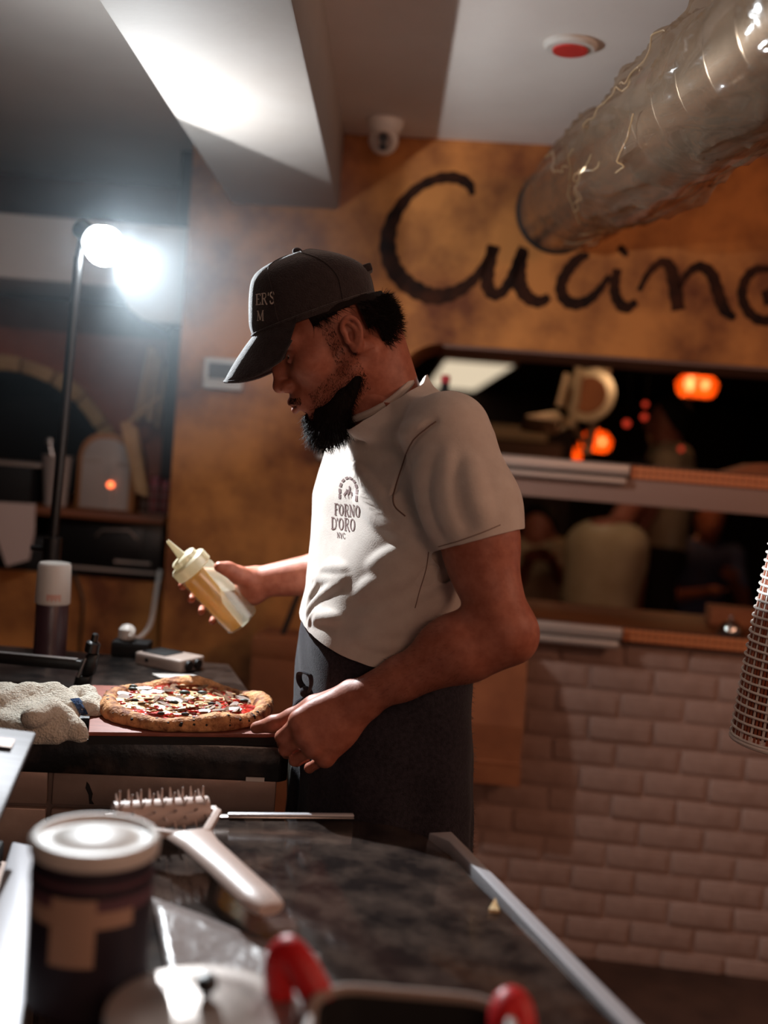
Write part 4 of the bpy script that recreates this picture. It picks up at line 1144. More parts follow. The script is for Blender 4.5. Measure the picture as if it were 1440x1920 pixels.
# pizza
M_crust = mat('crust', srgb(206, 146, 94), 0.75, col2=srgb(104, 48, 20), vscale=42, bump=0.6, bscale=120, ramp=(0.42, 0.64))
M_sauce = mat('tomato_sauce', srgb(196, 40, 16), 0.3, 0, 0.5, col2=srgb(150, 24, 10), vscale=60, bump=0.3, bscale=90)
M_cheese = mat('melted_cheese', srgb(222, 206, 168), 0.28, 0, 0.6, col2=srgb(176, 130, 76), vscale=55, bump=0.3, bscale=80, sss=0.1)
M_mush = mat('mushroom', srgb(72, 46, 32), 0.5, 0, 0.4, col2=srgb(140, 102, 72), vscale=90)
M_char = mat('char', srgb(26, 16, 12), 0.7)
M_basil = mat('basil', srgb(34, 38, 20), 0.5)
pc = PZ(346, 1322, bt + 0.01); pc = Vector((pc.x, (PZ(346, 1358, bt + 0.004).y + PZ(346, 1284, bt + 0.03).y) / 2, bt))
PR = 0.139
pc.y += .018
pz = empty('pizza', pc, 'baked pizza with a puffed charred crust, mushrooms, cheese and tomato on the board', 'pizza')
rs = np.random.RandomState(12)
f = Field(np.array(pc) + [-.17, -.17, -.002], np.array(pc) + [.17, .17, .05], 0.0024)
f.ell(np.array(pc) + [0, 0, .005], (PR - .004, PR - .004, .0075))
n_ = 44
rp = []
for i in range(n_):
    a = 2 * math.pi * i / n_
    rad = PR - 0.016 + 0.003 * math.sin(a * 3 + 1) + 0.002 * math.sin(a * 7)
    hgt = 0.011 + 0.0022 * math.sin(a * 4 + .5) + 0.0016 * math.sin(a * 9 + 2)
    puff = 0.0075 * math.exp(-((a - 1.65) / 0.32) ** 2) + 0.006 * math.exp(-((a - 3.7) / 0.3) ** 2) + 0.005 * math.exp(-((a - 5.3) / 0.22) ** 2) + 0.006 * math.exp(-((a - 0.35) / 0.3) ** 2)
    rp.append((np.array(pc) + [rad * math.cos(a), rad * math.sin(a), max(0.009, hgt * .8 + puff * .85)], 0.0105 + 0.0013 * math.sin(a * 5) + puff * .55))
for i in range(n_): f.cap(rp[i][0], rp[(i + 1) % n_][0], rp[i][1], rp[(i + 1) % n_][1], k=0.006)
f.put(lambda X, Y, Z: (pc.z + 0.0008) - Z, np.array(pc) - .17, np.array(pc) + .17, op='cap')
crust = link('crust', relax(f.mesh('crust'), 1, .4), M_crust, pz, True)
zt = pc.z + 0.0115
f = Field(np.array(pc) + [-.13, -.13, .002], np.array(pc) + [.13, .13, .03], 0.0026)
f.ell(np.array(pc) + [0, 0, .0085], (PR - .024, PR - .024, .0055))
for i in range(40):
    a, r = rs.uniform(0, 6.28), (PR - .03) * math.sqrt(rs.uniform(0.2, 1)); f.ell(np.array(pc) + [r * math.cos(a), r * math.sin(a), .0125], (rs.uniform(.008, .017), rs.uniform(.006, .012), .0035), k=.004)
link('tomato_sauce', f.mesh('sauce'), M_sauce, pz, True)
f = Field(np.array(pc) + [-.13, -.13, .006], np.array(pc) + [.13, .13, .03], 0.0022)
for i in range(46):
    a, r = rs.uniform(0, 6.28), (PR - .045) * math.sqrt(rs.uniform(0.0, 1))
    f.ell(np.array(pc) + [r * math.cos(a) - .010, r * math.sin(a) * .85 - .008, .0145], (rs.uniform(.012, .026), rs.uniform(.006, .014), .0032), k=.005)
link('cheese', f.mesh('cheese'), M_cheese, pz, True)
for i in range(50):         # mushroom slices
    a, r = rs.uniform(0, 6.28), (PR - .04) * math.sqrt(rs.uniform(0.0, 1)); c = pc + Vector((r * math.cos(a), r * math.sin(a), .0185))
    w, h, th = rs.uniform(.010, .019), rs.uniform(.006, .011), rs.uniform(0, 6.28)
    q = [c + Vector((w * math.cos(t) * math.cos(th) - h * math.sin(t) * math.sin(th) * (1 if math.sin(t) > 0 else .4), w * math.cos(t) * math.sin(th) + h * math.sin(t) * math.cos(th) * (1 if math.sin(t) > 0 else .4), .003 * math.cos(t + i))) for t in np.linspace(0, 6.28, 11)[:-1]]
    MB().gprism(q, (0, 0, .0016)).build('mushroom_slice', M_mush, pz)
for a, r, s in ((2.75, .100, .010), (2.6, .112, .009), (4.9, .098, .008), (4.55, .105, .007), (5.4, .100, .006), (1.2, .055, .011), (1.75, .045, .012), (4.3, .03, .009), (.2, .095, .009), (3.6, .08, .007), (5.9, .05, .008)):
    c = pc + Vector((r * math.cos(a), r * math.sin(a), .0205)); mb = MB(); mb.ball(c, (s * .8, s * .45, .0022 + s * .12), 10, 6); mb.build('charred_leaf', M_basil if s > .0085 else M_char, pz)
mb = MB(); mb2 = MB()
for i in range(420):         # flecks of cheese and tomato over the topping
    a, r = rs.uniform(0, 6.28), (PR - .036) * math.sqrt(rs.uniform(0, 1)); s = rs.uniform(.0012, .0034)
    (mb if rs.rand() < .5 else mb2).ball(pc + Vector((r * math.cos(a), r * math.sin(a), .0172 + rs.uniform(0, .0030))), (s * 1.5, s, s * .55), 6, 4)
o = mb.build('cheese_flecks', M_cheese, pz); o['kind'] = 'stuff'
o = mb2.build('tomato_flecks', M_sauce, pz); o['kind'] = 'stuff'
mb = MB()
for i in range(280):         # char blisters on the crust
    k = rs.randint(n_); q, rr_ = rp[k]; e = rs.uniform(-.9, 1.1); a = 2 * math.pi * k / n_ + rs.uniform(-.08, .08)
    if -0.6 > math.sin(a) and rs.rand() < .3: continue
    p = Vector(q) + Vector((math.cos(a) * math.cos(e + .4), math.sin(a) * math.cos(e + .4), math.sin(e + .4))) * rr_ * .93
    s = rs.uniform(.0012, .0040); mb.ball(p, (s, s, s * .8), 6, 4)
o = mb.build('char_blisters', M_char, pz); o['kind'] = 'stuff'

# towel, heaped, with a blue stripe
M_towel = mat('white_terry', srgb(234, 226, 210), 0.95, 0, 0.05, col2=srgb(216, 204, 186), vscale=40, bump=0.9, bscale=330, sheen=0.3)
M_blue = mat('blue_stripe', srgb(30, 66, 108), 0.95, 0, 0.05, bump=0.9, bscale=330, sheen=0.2)
def T(x, y, z): return tup(PZ(x, y, z))
tw = empty('towel', (-0.52, 1.70, CT), 'crumpled off-white terry towel with a blue stripe, beside the pizza', 'towel')
f = Field((-0.80, 1.52, CT - 0.002), (-0.36, 1.95, CT + 0.09), 0.0036)
z1_ = CT + 0.02
f.ell(T(40, 1345, z1_), (.075, .055, .030))
f.ell(T(95, 1320, z1_ + .012), (.050, .045, .026), k=.02)
f.ell(T(20, 1318, z1_ + .005), (.06, .05, .028), k=.02)
f.path([T(0, 1318, CT + .042), T(55, 1306, CT + .045), T(100, 1312, CT + .04), T(128, 1330, CT + .032)], [.020, .018, .017, .015], k=.014)
f.path([T(60, 1345, CT + .045), T(95, 1332, CT + .047), T(120, 1345, CT + .036), T(140, 1368, CT + .022), T(152, 1380, CT + .012)], [.016, .016, .015, .013, .010], k=.012)
f.path([T(85, 1300, CT + .05), T(96, 1296, CT + .052)], [.010, .012], k=.012)
f.path([T(5, 1360, CT + .02), T(60, 1372, CT + .016), T(105, 1378, CT + .014)], [.018, .018, .014], k=.014)
f.put(lambda X, Y, Z: (CT + 0.0006) - Z, (-0.8, 1.5, CT - .01), (-0.3, 2, CT + .1), op='cap')
def fuzz(V):
    q = np.sin(V[:, 0] * 610 + 3 * np.sin(V[:, 1] * 300)) * np.sin(V[:, 1] * 570 + 2 * np.sin(V[:, 2] * 410)) * np.sin(V[:, 2] * 640 + V[:, 0] * 200)
    big = np.sin(V[:, 0] * 70 + 1) * np.sin(V[:, 1] * 61) * 0.0035
    c = np.array([-0.55, 1.72, CT]); d = V - c; d /= np.linalg.norm(d, axis=1)[:, None] + 1e-6
    out = V + d * (0.0016 * q + big)[:, None]; out[:, 2] = np.maximum(out[:, 2], CT + 0.0005); return out
tm = f.mesh('terry', wobble=fuzz); cloth = link('terry_cloth', tm, M_towel, tw, True)
# the rolled end with the stripe
ro = [T(126, 1322, CT + .03), T(140, 1303, CT + .038), T(160, 1303, CT + .036), T(176, 1320, CT + .028), T(178, 1340, CT + .020)]
f = Field((-0.62, 1.60, CT), (-0.36, 1.95, CT + 0.08), 0.0032)
f.path(ro, [.010, .013, .014, .014, .012], k=.008)
f.path([T(140, 1330, CT + .026), T(160, 1326, CT + .030), T(172, 1340, CT + .018)], [.013, .015, .012], k=.010)
f.put(lambda X, Y, Z: (bt + 0.0005) - Z, (-0.7, 1.5, CT - .01), (-0.3, 2, CT + .1), op='cap')
rm_ = f.mesh('roll', wobble=fuzz); rl = link('rolled_end', rm_, M_towel, tw, True)
rb = bvh_of(join_meshes('towel_all', [tm, rm_]))
mb = MB(); row = []
for t in np.linspace(0, 1, 12):
    pr = []
    for dx in (-8, -3, 3, 8):
        p, n_2 = hit(rb, 139 + 22 * t + dx, 1311 + 38 * t - 4 * math.sin(t * 3) - dx * .15)
        if p is not None: pr.append(p + n_2 * .0018 * (-1 if n_2.dot(p - CAM) > 0 else 1))
    row.append(pr)
for a, b in zip(row, row[1:]):
    if len(a) == 4 and len(b) == 4:
        for i in range(3): mb.add([a[i], a[i + 1], b[i + 1], b[i]], [(0, 1, 2, 3)])
if mb.v:
    o = mb.build('stripe', M_blue, rl); o['label'] = 'woven blue stripe'

# squeeze bottle held over the pizza
M_ldpe = film('cloudy_plastic', srgb(226, 222, 204), transp=0.72, gloss=0.10, rough=0.25, transl=0.75)
M_oil = film('olive_oil', srgb(220, 176, 18), transp=0.08, gloss=0.10, rough=0.1, transl=0.85, bump=0.6, bscale=70)
bb, bn = PY(456, 1166, 2.012), PY(345, 1047, 1.985)
ax = (bn - bb).normalized(); BR = 0.0335
L_ = (bn - bb).length
bo = empty('squeeze_bottle', bb, "squeeze bottle of golden oil held in the cook's raised hand", 'bottle')
MB().lathe([(0.0005, .001), (BR - .003, 0), (BR, .004), (BR, L_ - .036), (BR - .002, L_ - .030), (BR - .006, L_ - .026)], bb, ax, 36, True, False).build('bottle_body', M_ldpe, bo)
me = MB().lathe([(0.0005, .003), (BR - .005, .003), (BR - .003, .007), (BR - .003, L_ - .040), (BR - .006, L_ - .034), (.0005, L_ - .034)], bb, ax, 32, True, True).mesh('oil')
bm = bmesh.new(); bm.from_mesh(me)
pn = (WZ * 0.62 + RIGHT * 0.78).normalized()        # liquid swings to the lower side of the tilted bottle
g = bmesh.ops.bisect_plane(bm, geom=bm.verts[:] + bm.edges[:] + bm.faces[:], plane_co=bb + ax * L_ * 0.56 + pn * 0.006, plane_no=pn, clear_outer=True)
bmesh.ops.contextual_create(bm, geom=[e for e in g['geom_cut'] if isinstance(e, bmesh.types.BMEdge)])
bm.to_mesh(me); bm.free()
link('oil', me, M_oil, bo, True, 40)
M_cap_p = film('cap_plastic', srgb(204, 194, 168), transp=0.05, gloss=0.12, rough=0.3, transl=0.5)
MB().lathe([(BR - .001, 0), (BR + .0025, .002), (BR + .0025, .020), (BR - .001, .0235), (BR - .008, .024), (BR - .0085, .033), (BR - .012, .0355), (.0085, .036), (.0075, .040), (.0030, .073), (.0020, .073), (.0012, .070)], bb + ax * (L_ - .030), ax, 36, True, True).build('nozzle_cap', M_cap_p, bo)

# small things behind the pizza
M_grey = mat('grey_plastic', srgb(150, 132, 122), 0.5)
dv0 = PZ(252, 1246, CT); dv1 = PZ(338, 1264, CT); dv2 = PZ(375, 1257, CT)
e1 = (dv1 - dv0); e1.z = 0; w1 = e1.length; e1.normalize(); e2 = Vector((-e1.y, e1.x, 0)); 
dv = empty('receiver_box', dv0, 'flat grey device box with two round black sockets, behind the pizza', 'device')
w2 = 0.075
MB().frame_box(dv0, e1, e2, WZ, (0, 0, .0005), (w1, w2, .026)).build('case', M_grey, dv, bevel=.004, seg=3)
MB().frame_box(dv0, e1, e2, WZ, (.01, .008, .026), (w1 * .6, w2 - .01, .0275)).build('top_panel', M_blackmat, dv, bevel=.002)
for k in (0.022, 0.050):
    MB().cyl(dv0 + e1 * w1 + e2 * k + WZ * .013, dv0 + e1 * (w1 + .006) + e2 * k + WZ * .013, .010, n=20).build('socket', M_black, dv)
MB().cyl(dv0 + e1 * .03 + WZ * .014, dv0 + e1 * .03 - e2 * .002 + WZ * .014, .004, n=12).build('button', M_blackmat, dv)
q = [PZ(284, 1266, CT), PZ(360, 1268, CT), PZ(391, 1277, CT), PZ(300, 1273, CT)]
o = MB().gprism([v + WZ * .0006 for v in q], (0, 0, .0025)).build('paper_slip', M_whiteplastic, smooth=False); tag(o, 'white paper slip in front of the grey device box', 'paper')

# clamp with a bar
cb = PZ(152, 1288, CT)
cl_ = empty('clamp_arm', cb, 'black clamp with a screw knob and long flat bar on the worktop', 'clamp')
MB().frame_box(cb, (1, 0, 0), (0, 1, 0), (0.16, 0, 0.987), (-.012, -.012, .0005), (.014, .014, .022)).build('foot', M_black, cl_, bevel=.003)
MB().frame_box(cb, (1, 0, 0), (0, 1, 0), (0.16, 0, 0.987), (-.003, -.010, .022), (.018, .012, .062)).build('jaw', M_black, cl_, bevel=.004)
MB().cyl(cb + Vector((-.004, -.012, .02)), cb + Vector((.008, -.012, .055)), .0025, n=10).build('screw', M_steel, cl_)
kb = cb + Vector((.014, 0, .062)); MB().lathe([(.008, 0), (.013, .002), (.013, .018), (.010, .021), (.006, .022), (.006, .034), (.004, .036)], kb, (0.16, 0, 0.987), 18).build('knob', M_black, cl_)
mb = MB(); p0 = cb + Vector((0.0, 0.0, .040)); mb.frame_box(p0, (-1, 0.05, 0.0), (0, 1, 0), (0, 0, 1), (0, -.008, -.010), (.50, .008, .008)); mb.build('bar', M_black, cl_, bevel=.002)
mb = MB(); mb.frame_box(p0, (-1, 0.05, 0.0), (0, 1, 0), (0, 0, 1), (0.01, -.0075, .0082), (.49, .0075, .0095)); mb.build('bar_strip', M_steel, cl_)
MB().frame_box(p0 + Vector((-.42, .02, 0)), (1, 0, 0), (0, 1, 0), (0, 0, 1), (-.02, -.012, -.0395), (.02, .012, -.010)).build('rear_foot', M_black, cl_, bevel=.003)

# shaker with a white lid
sk = PZ(92, 1236, CT)
shk = empty('spice_shaker', sk, 'tall shaker with a white cap and dark purple contents at the worktop rear', 'shaker')
M_purple = film('purple_tub', srgb(96, 66, 76), transp=0.15, gloss=0.12, rough=0.3, transl=0.3)
MB().lathe([(.028, .0005), (.031, .003), (.031, .112)], sk, (0, 0, 1), 28).build('tub', M_purple, shk)
MB().lathe([(.0315, .110), (.0335, .112), (.0315, .186), (.029, .190), (.026, .1885)], sk, (0, 0, 1), 28).build('cap', M_whiteplastic, shk)
M_pink = mat('pink_label', srgb(206, 160, 146), 0.6)
me = MB().rings([[sk + Vector((.0332 * math.sin(a), -.0332 * math.cos(a), z)) for a in np.linspace(-.1, .75, 7)] for z in (.118, .132)], False, False, False).mesh('l'); link('label_patch', me, M_pink, shk)

# socket block, plug and its white cable
sb = PZ(228, 1226, CT); 
so2 = empty('socket_block', (sb.x, 2.27, CT), 'black socket block at the rear of the worktop', 'socket')
MB().box((sb.x - .015, 2.235, CT + .0005), (sb.x + .06, 2.285, CT + .032)).build('block', M_blackmat, so2, bevel=.004)
pl = empty('power_plug', (sb.x + .014, 2.255, CT + .032), 'white plug with a white cable rising beside the ochre wall', 'plug')
c0 = Vector((sb.x + .012, 2.255, CT + .033))
MB().lathe([(.012, 0), (.017, .004), (.017, .022), (.010, .030), (.004, .032)], c0, (0, 0, 1), 18).build('plug_body', M_whiteplastic, pl)
q = [tup(c0 + WZ * .02 + Vector((.012, 0, 0))), P(246, 1194, 2.26), P(262, 1196, 2.5), P(282, 1170, 2.9), P(290, 1130, 3.25), P(297, 1085, 3.35), P(300, 1070, 3.37)]
mb = MB(); mb.tube(smooth_path(q, 6), .0062, 8); mb.build('cable', M_whiteplastic, pl)
mb = MB(); q = [P(128, 1058, 3.36), P(142, 1085, 3.35), P(155, 1130, 3.34), P(150, 1200, 3.33), P(146, 1300, 3.34)]; mb.tube(smooth_path(q, 6), .005, 6)
o = mb.build('hanging_cable', M_black); tag(o, 'thin dark cable hanging below the alcove shelf', 'cable')

# ------------------------------------------------------------------ alcove: oven, shelf and what stands on it
sh_z = 1.147
mb = MB().box((-2.2, 3.34, sh_z - .022), (-0.655, 4.1, sh_z)); shf = mb.build('alcove_shelf', M_wood, bevel=.003); tag(shf, 'long wooden shelf in the alcove left of the ochre wall', 'shelf')
ov = empty('pizza_oven', (-1.35, 3.8, sh_z), 'terracotta pizza oven with a pale arched mouth, on the alcove shelf', 'oven')
M_oven = mat('oven_render', srgb(150, 88, 66), 0.85, col2=srgb(120, 66, 48), vscale=4, bump=0.25)
M_archs = mat('arch_stone', srgb(176, 144, 102), 0.8, col2=srgb(150, 116, 78), vscale=14, bump=0.3, bscale=60)
OC = Vector((PY(0, 905, 3.7).x, 3.70, PY(0, 905, 3.7).z)); RI, RO = 0.375, 0.415
ring_i = [(OC.x + RI * math.cos(a), OC.z + RI * math.sin(a)) for a in np.linspace(0, math.pi, 25)]
front = [(-0.72, sh_z), (-0.72, 1.70), (-2.1, 1.70), (-2.1, sh_z), (OC.x - RI, sh_z), (OC.x - RI, OC.z)] + ring_i[::-1][1:-1] + [(OC.x + RI, OC.z), (OC.x + RI, sh_z)]
me = MB().gprism([(x, 3.70, z) for x, z in front], (0, .10, 0)).mesh('facade'); link('facade', me, M_oven, ov)
mb = MB(); tun = [[Vector((OC.x + RI * math.cos(a) * s, y, max(sh_z + .001, OC.z + RI * math.sin(a) * s))) for a in np.linspace(-.9, math.pi + .9, 24)] for y, s in ((3.79, 1), (4.0, 1.0), (4.08, .8))]
mb.rings(tun, False, True, False); mb.build('oven_chamber', M_blackmat, ov)
nst = 11
for k in range(nst):
    a0, a1 = math.pi * k / nst + .012, math.pi * (k + 1) / nst - .012
    q = [(OC.x + r * math.cos(a), 3.67 - .004 * (k % 3), OC.z + r * math.sin(a)) for r, a in [(RI - .004, a) for a in np.linspace(a0, a1, 4)] + [(RO + .004 * (k % 2), a) for a in np.linspace(a1, a0, 4)]]
    MB().gprism(q, (0, .045, 0)).build('arch_stone', M_archs, ov, bevel=.004)
for s in (1,):
    MB().box((OC.x + RI - .004, 3.672, sh_z + .001), (OC.x + RO + .004, 3.71, OC.z - .004)).build('arch_foot', M_archs, ov, bevel=.004)

M_arch_w = mat('breadbin_white', srgb(156, 140, 132), 0.55)
M_rim_w = mat('breadbin_rim', srgb(150, 96, 54), 0.55)
ab = PY(195, 950, 3.42); ax0, ax1 = PY(140, 940, 3.42).x, PY(250, 940, 3.42).x; az1 = PY(195, 812, 3.42).z
bn_ = empty('bread_bin', ((ax0 + ax1) / 2, 3.45, sh_z), 'arched whitish bin with a wooden rim and a small glowing orange light', 'bin')
def arch(w, h, r, cx, z0, n=8):
    return [(cx - w / 2, z0), (cx + w / 2, z0), (cx + w / 2 * .97, z0 + h - r)] + [(cx + w / 2 * .97 - r + r * math.cos(a), z0 + h - r + r * math.sin(a)) for a in np.linspace(0, math.pi / 2, n)] + [(cx - w / 2 * .97 + r + r * math.cos(a), z0 + h - r + r * math.sin(a)) for a in np.linspace(math.pi / 2, math.pi, n)] + [(cx - w / 2 * .97, z0 + h - r)]
aw, ah = ax1 - ax0, az1 - sh_z
MB().gprism([(x, 3.42, z) for x, z in arch(aw, ah, .075, (ax0 + ax1) / 2, sh_z + .001)], (0, .16, 0)).build('rim', M_rim_w, bn_, bevel=.004)
MB().gprism([(x, 3.412, z) for x, z in arch(aw - .030, ah - .022, .065, (ax0 + ax1) / 2, sh_z + .006)], (0, .009, 0)).build('front_panel', M_arch_w, bn_, bevel=.002)
MB().box((ax0 + .02, 3.408, sh_z + ah * .62), (ax0 + .075, 3.413, sh_z + ah * .66)).build('slot', M_grey, bn_)
MB().box((ax1 - .055, 3.408, sh_z + ah * .60), (ax1 - .02, 3.413, sh_z + ah * .64)).build('slot', M_grey, bn_)
MB().box(((ax0 + ax1) / 2 + .010, 3.404, sh_z + .006), ((ax0 + ax1) / 2 + .024, 3.413, sh_z + ah * .58)).build('upright_strip', M_arch_w, bn_)
lp_ = PY(207, 909, 3.4); MB().ball((lp_.x, 3.402, lp_.z), (.011, .004, .010), 14, 8).build('indicator_light', emission('orange_glow', (1, .16, .05, 1), 3.5), bn_)

# white beaker and dark scale left of the pole, wooden tongs rack, basket
bk_ = PY(100, 944, 3.44); beak = empty('beaker', (bk_.x, 3.46, sh_z), 'pale beaker standing behind the lamp pole on the alcove shelf', 'beaker')
MB().lathe([(.034, .001), (.046, .150), (.049, .155), (.046, .155), (.043, .148), (.031, .008)], (bk_.x, 3.46, sh_z), (0, 0, 1), 24, True, True).build('cup', M_arch_w, beak)
MB().tube([(bk_.x + .02, 3.46, sh_z + .02), (bk_.x - .028, 3.46, sh_z + .19)], .004, 8).build('spoon', M_steel, beak)
MB().ball((bk_.x - .030, 3.46, sh_z + .197), (.011, .006, .013)).build('spoon_bowl', M_steel, beak)
sc_ = PY(35, 940, 3.5); sca = empty('weighing_scale', (sc_.x, 3.5, sh_z), 'dark boxy scale with a pale tray in front of the oven mouth', 'scale')
MB().box((sc_.x - .14, 3.42, sh_z + .0005), (sc_.x + .06, 3.60, sh_z + .115)).build('housing', M_blackmat, sca, bevel=.006)
MB().box((sc_.x - .10, 3.43, sh_z + .116), (sc_.x + .085, 3.58, sh_z + .126)).build('tray', M_grey, sca, bevel=.003)
M_stick = mat('pale_wood', srgb(186, 142, 98), 0.6, col2=srgb(150, 108, 70), vscale=8)
rk = empty('slat_rack', PY(268, 940, 3.5), 'folding rack of pale wooden slats leaning beside the arched bin', 'rack')
for (a, b, w) in (((284, 650), (256, 790), .012), ((292, 655), (266, 780), .010), ((300, 668), (280, 790), .012), ((312, 690), (294, 800), .008)):
    p0, p1 = PY(*a, 3.62), PY(*b, 3.58); MB().tube([p0, p1], w, 6, flat=.5).build('slat', M_stick, rk)
for (a, b, w) in (((232, 792), (262, 925), .012), ((242, 790), (266, 915), .009), ((252, 800), (272, 930), .012), ((236, 794), (300, 742), .006)):
    p0, p1 = PY(*a, 3.40), PY(*b, 3.385); p1.z = max(p1.z, sh_z + .012); MB().tube([p0, p1], w, 6, flat=.5).build('slat', M_stick, rk)
bs = empty('wire_basket', PY(285, 930, 3.44), 'small wire basket with reddish packets beside the ochre wall', 'basket')
bx0, bx1 = PY(268, 930, 3.44).x, -0.665
for z in (.003, .03, .06, .085):
    MB().tube([(bx0, 3.42, sh_z + z), (bx1, 3.42, sh_z + z), (bx1, 3.56, sh_z + z), (bx0, 3.56, sh_z + z)], .0018, 6, True).build('wire_ring', M_steel_dull, bs)
for x in np.linspace(bx0, bx1, 7):
    MB().tube([(x, 3.42, sh_z + .003), (x, 3.42, sh_z + .085)], .0014, 5).build('upright_wire', M_steel_dull, bs)
M_red = mat('red_packet', srgb(126, 40, 46), 0.5)
for k in range(2):
    x = bx0 + .018 + k * .034; o = MB().box((x, 3.45, sh_z + .005), (x + .024, 3.54, sh_z + .115 - k * .01)).build('packet', M_red, bevel=.004); tag(o, ('taller' if k == 0 else 'shorter') + ' red packet inside the wire basket', 'packet', 'red packets in the basket')
nk = [PY(-30, 940, 3.33), PY(66, 945, 3.33), PY(64, 1000, 3.325), PY(54, 1050, 3.32), PY(12, 1062, 3.32), PY(-6, 1010, 3.325), PY(-30, 1000, 3.33)]
o = MB().gprism(nk, (0, .006, 0)).build('hanging_napkin', mat('napkin', srgb(186, 160, 150), 0.8, bump=.2, bscale=20)); tag(o, 'pale cloth napkin hanging over the shelf edge at far left', 'napkin')
mw = empty('microwave', (-0.86, 3.4, 0.945), 'black microwave under the alcove shelf with a curved handle', 'microwave')
mx0, mx1, mz0, mz1 = PY(100, 1090, 3.38).x, -0.665, 0.946, sh_z - .024
MB().box((mx0, 3.39, mz0), (mx1, 3.80, mz1)).build('casing', M_black, mw, bevel=.005)
MB().box((mx0 + .01, 3.384, mz0 + .04), (mx1 - .06, 3.391, mz1 - .012)).build('door', M_black, mw, bevel=.003)
MB().box((mx0 + .005, 3.380, mz0 + .022), (mx1 - .01, 3.391, mz0 + .030)).build('trim_strip', M_grey, mw)
MB().tube([(mx1 - .20, 3.382, mz1 - .05), (mx1 - .18, 3.374, mz1 - .03), (mx1 - .10, 3.374, mz1 - .025), (mx1 - .075, 3.382, mz1 - .05)], .004, 8).build('handle', M_steel_dull, mw)
MB().box((mx1 - .14, 3.381, mz0 + .050), (mx1 - .03, 3.386, mz0 + .058)).build('button_bar', M_grey, mw)
o = MB().box((-2.0, 3.40, 0.9455), (mx0 - .02, 3.72, mz1 - .07)).build('black_crate', M_blackmat, bevel=.006); tag(o, 'low black crate under the shelf, left of the microwave', 'crate')

# ------------------------------------------------------------------ on the ochre wall and ceiling
M_screen = mat('grey_screen', srgb(78, 66, 60), 0.3)
s0, z0 = wall_px(384, 728); s1, z1 = wall_px(461, 676)
tb_ = empty('thermostat', W((s0 + s1) / 2, 0.0, (z0 + z1) / 2), 'white wall thermostat with a grey screen left of the cook', 'thermostat')
mb = MB(); wbox(mb, s0, s1, 0.0005, .028, z0, z1); mb.build('case', M_whiteplastic, tb_, bevel=.005, seg=3)
mb = MB(); wbox(mb, s0 + .014, s1 - .012, .028, .0295, z0 + .028, z1 - .014); mb.build('screen', M_screen, tb_)
mb = MB(); wbox(mb, s0 + .004, s1 - .004, .028, .030, z0 + .018, z0 + .021); mb.build('seam_line', M_grey, tb_)

cp = PZ(722, 226, CEIL); cc = empty('security_camera', (cp.x, cp.y, CEIL), 'white dome security camera at the ceiling edge above the painted word', 'camera')
c_ = Vector((cp.x, cp.y, CEIL)); dn = Vector((0, 0, -1))
MB().lathe([(.050, .0005), (.050, .012), (.044, .026), (.036, .034)], c_, dn, 28).build('base', M_whiteplastic, cc)
MB().ball(c_ + Vector((0, -.004, -.052)), .040, 24, 16).build('ball_housing', M_whiteplastic, cc)
ld = (Vector((0.01, -.9, -.35))).normalized(); lc = c_ + Vector((0, -.004, -.052))
lu = (WZ - ld * ld.z).normalized(); lr = ld.cross(lu)
MB().lathe([(.026, .030), (.024, .0395), (.001, .0405)], lc, ld, 24, True, True).build('face_plate', M_grey, cc)
MB().lathe([(.013, .0385), (.012, .043), (.001, .044)], lc + lu * .010, ld, 20).build('lens', M_black, cc)
MB().lathe([(.011, .0375), (.010, .042), (.001, .043)], lc - lu * .013, ld, 20).build('infrared_lamp', M_black, cc)

sm_ = PZ(1070, 82, CEIL); sd = empty('smoke_detector', (sm_.x, sm_.y, CEIL), 'round white ceiling detector with a red centre', 'detector')
MB().lathe([(.056, .0005), (.056, .006), (.050, .012), (.040, .013)], (sm_.x, sm_.y, CEIL), dn, 32).build('ring', M_whiteplastic, sd)
MB().lathe([(.037, .012), (.036, .017), (.001, .018)], (sm_.x, sm_.y, CEIL), dn, 32).build('red_cover', mat('red_cover', srgb(196, 52, 46), 0.5), sd)

# air duct in plastic wrap
M_duct = mat('duct_metal', srgb(206, 200, 196), 0.27, 1.0, col2=srgb(170, 162, 156), vscale=5, bump=0.08, bscale=10)
d0 = PY(1046, 396, 3.04); d1 = PY(1384, 140, 1.75); dax = (d1 - d0).normalized(); dl = (d1 - d0).length
dstart = d0 - dax * 0.02; dlen = dl * 1.75
du = empty('air_duct', d0, 'silver air duct wrapped in clear plastic, entering the ochre wall', 'duct')
prof = []
k = 0.0
while k < dlen: prof += [(.107, k), (.107, k + .116), (.1076, k + .119), (.107, k + .122)]; k += .122
MB().lathe(prof, dstart, dax, 40, True, False).build('pipe', M_duct, du)
mb = MB(); t1 = dax.orthogonal().normalized(); t2 = dax.cross(t1)
mb.tube([dstart + dax * .02 + (t1 * math.cos(a) + t2 * math.sin(a)) * .108 for a in np.linspace(0, 2 * math.pi, 41)[:-1]], .006, 8, True); mb.build('collar_ring', M_blackmat, du)
M_wrap = film('clear_wrap', srgb(220, 200, 176), transp=0.93, gloss=0.08, rough=0.10, transl=0.5, bump=0.10, bscale=8)
nr, ns_ = 130, 110
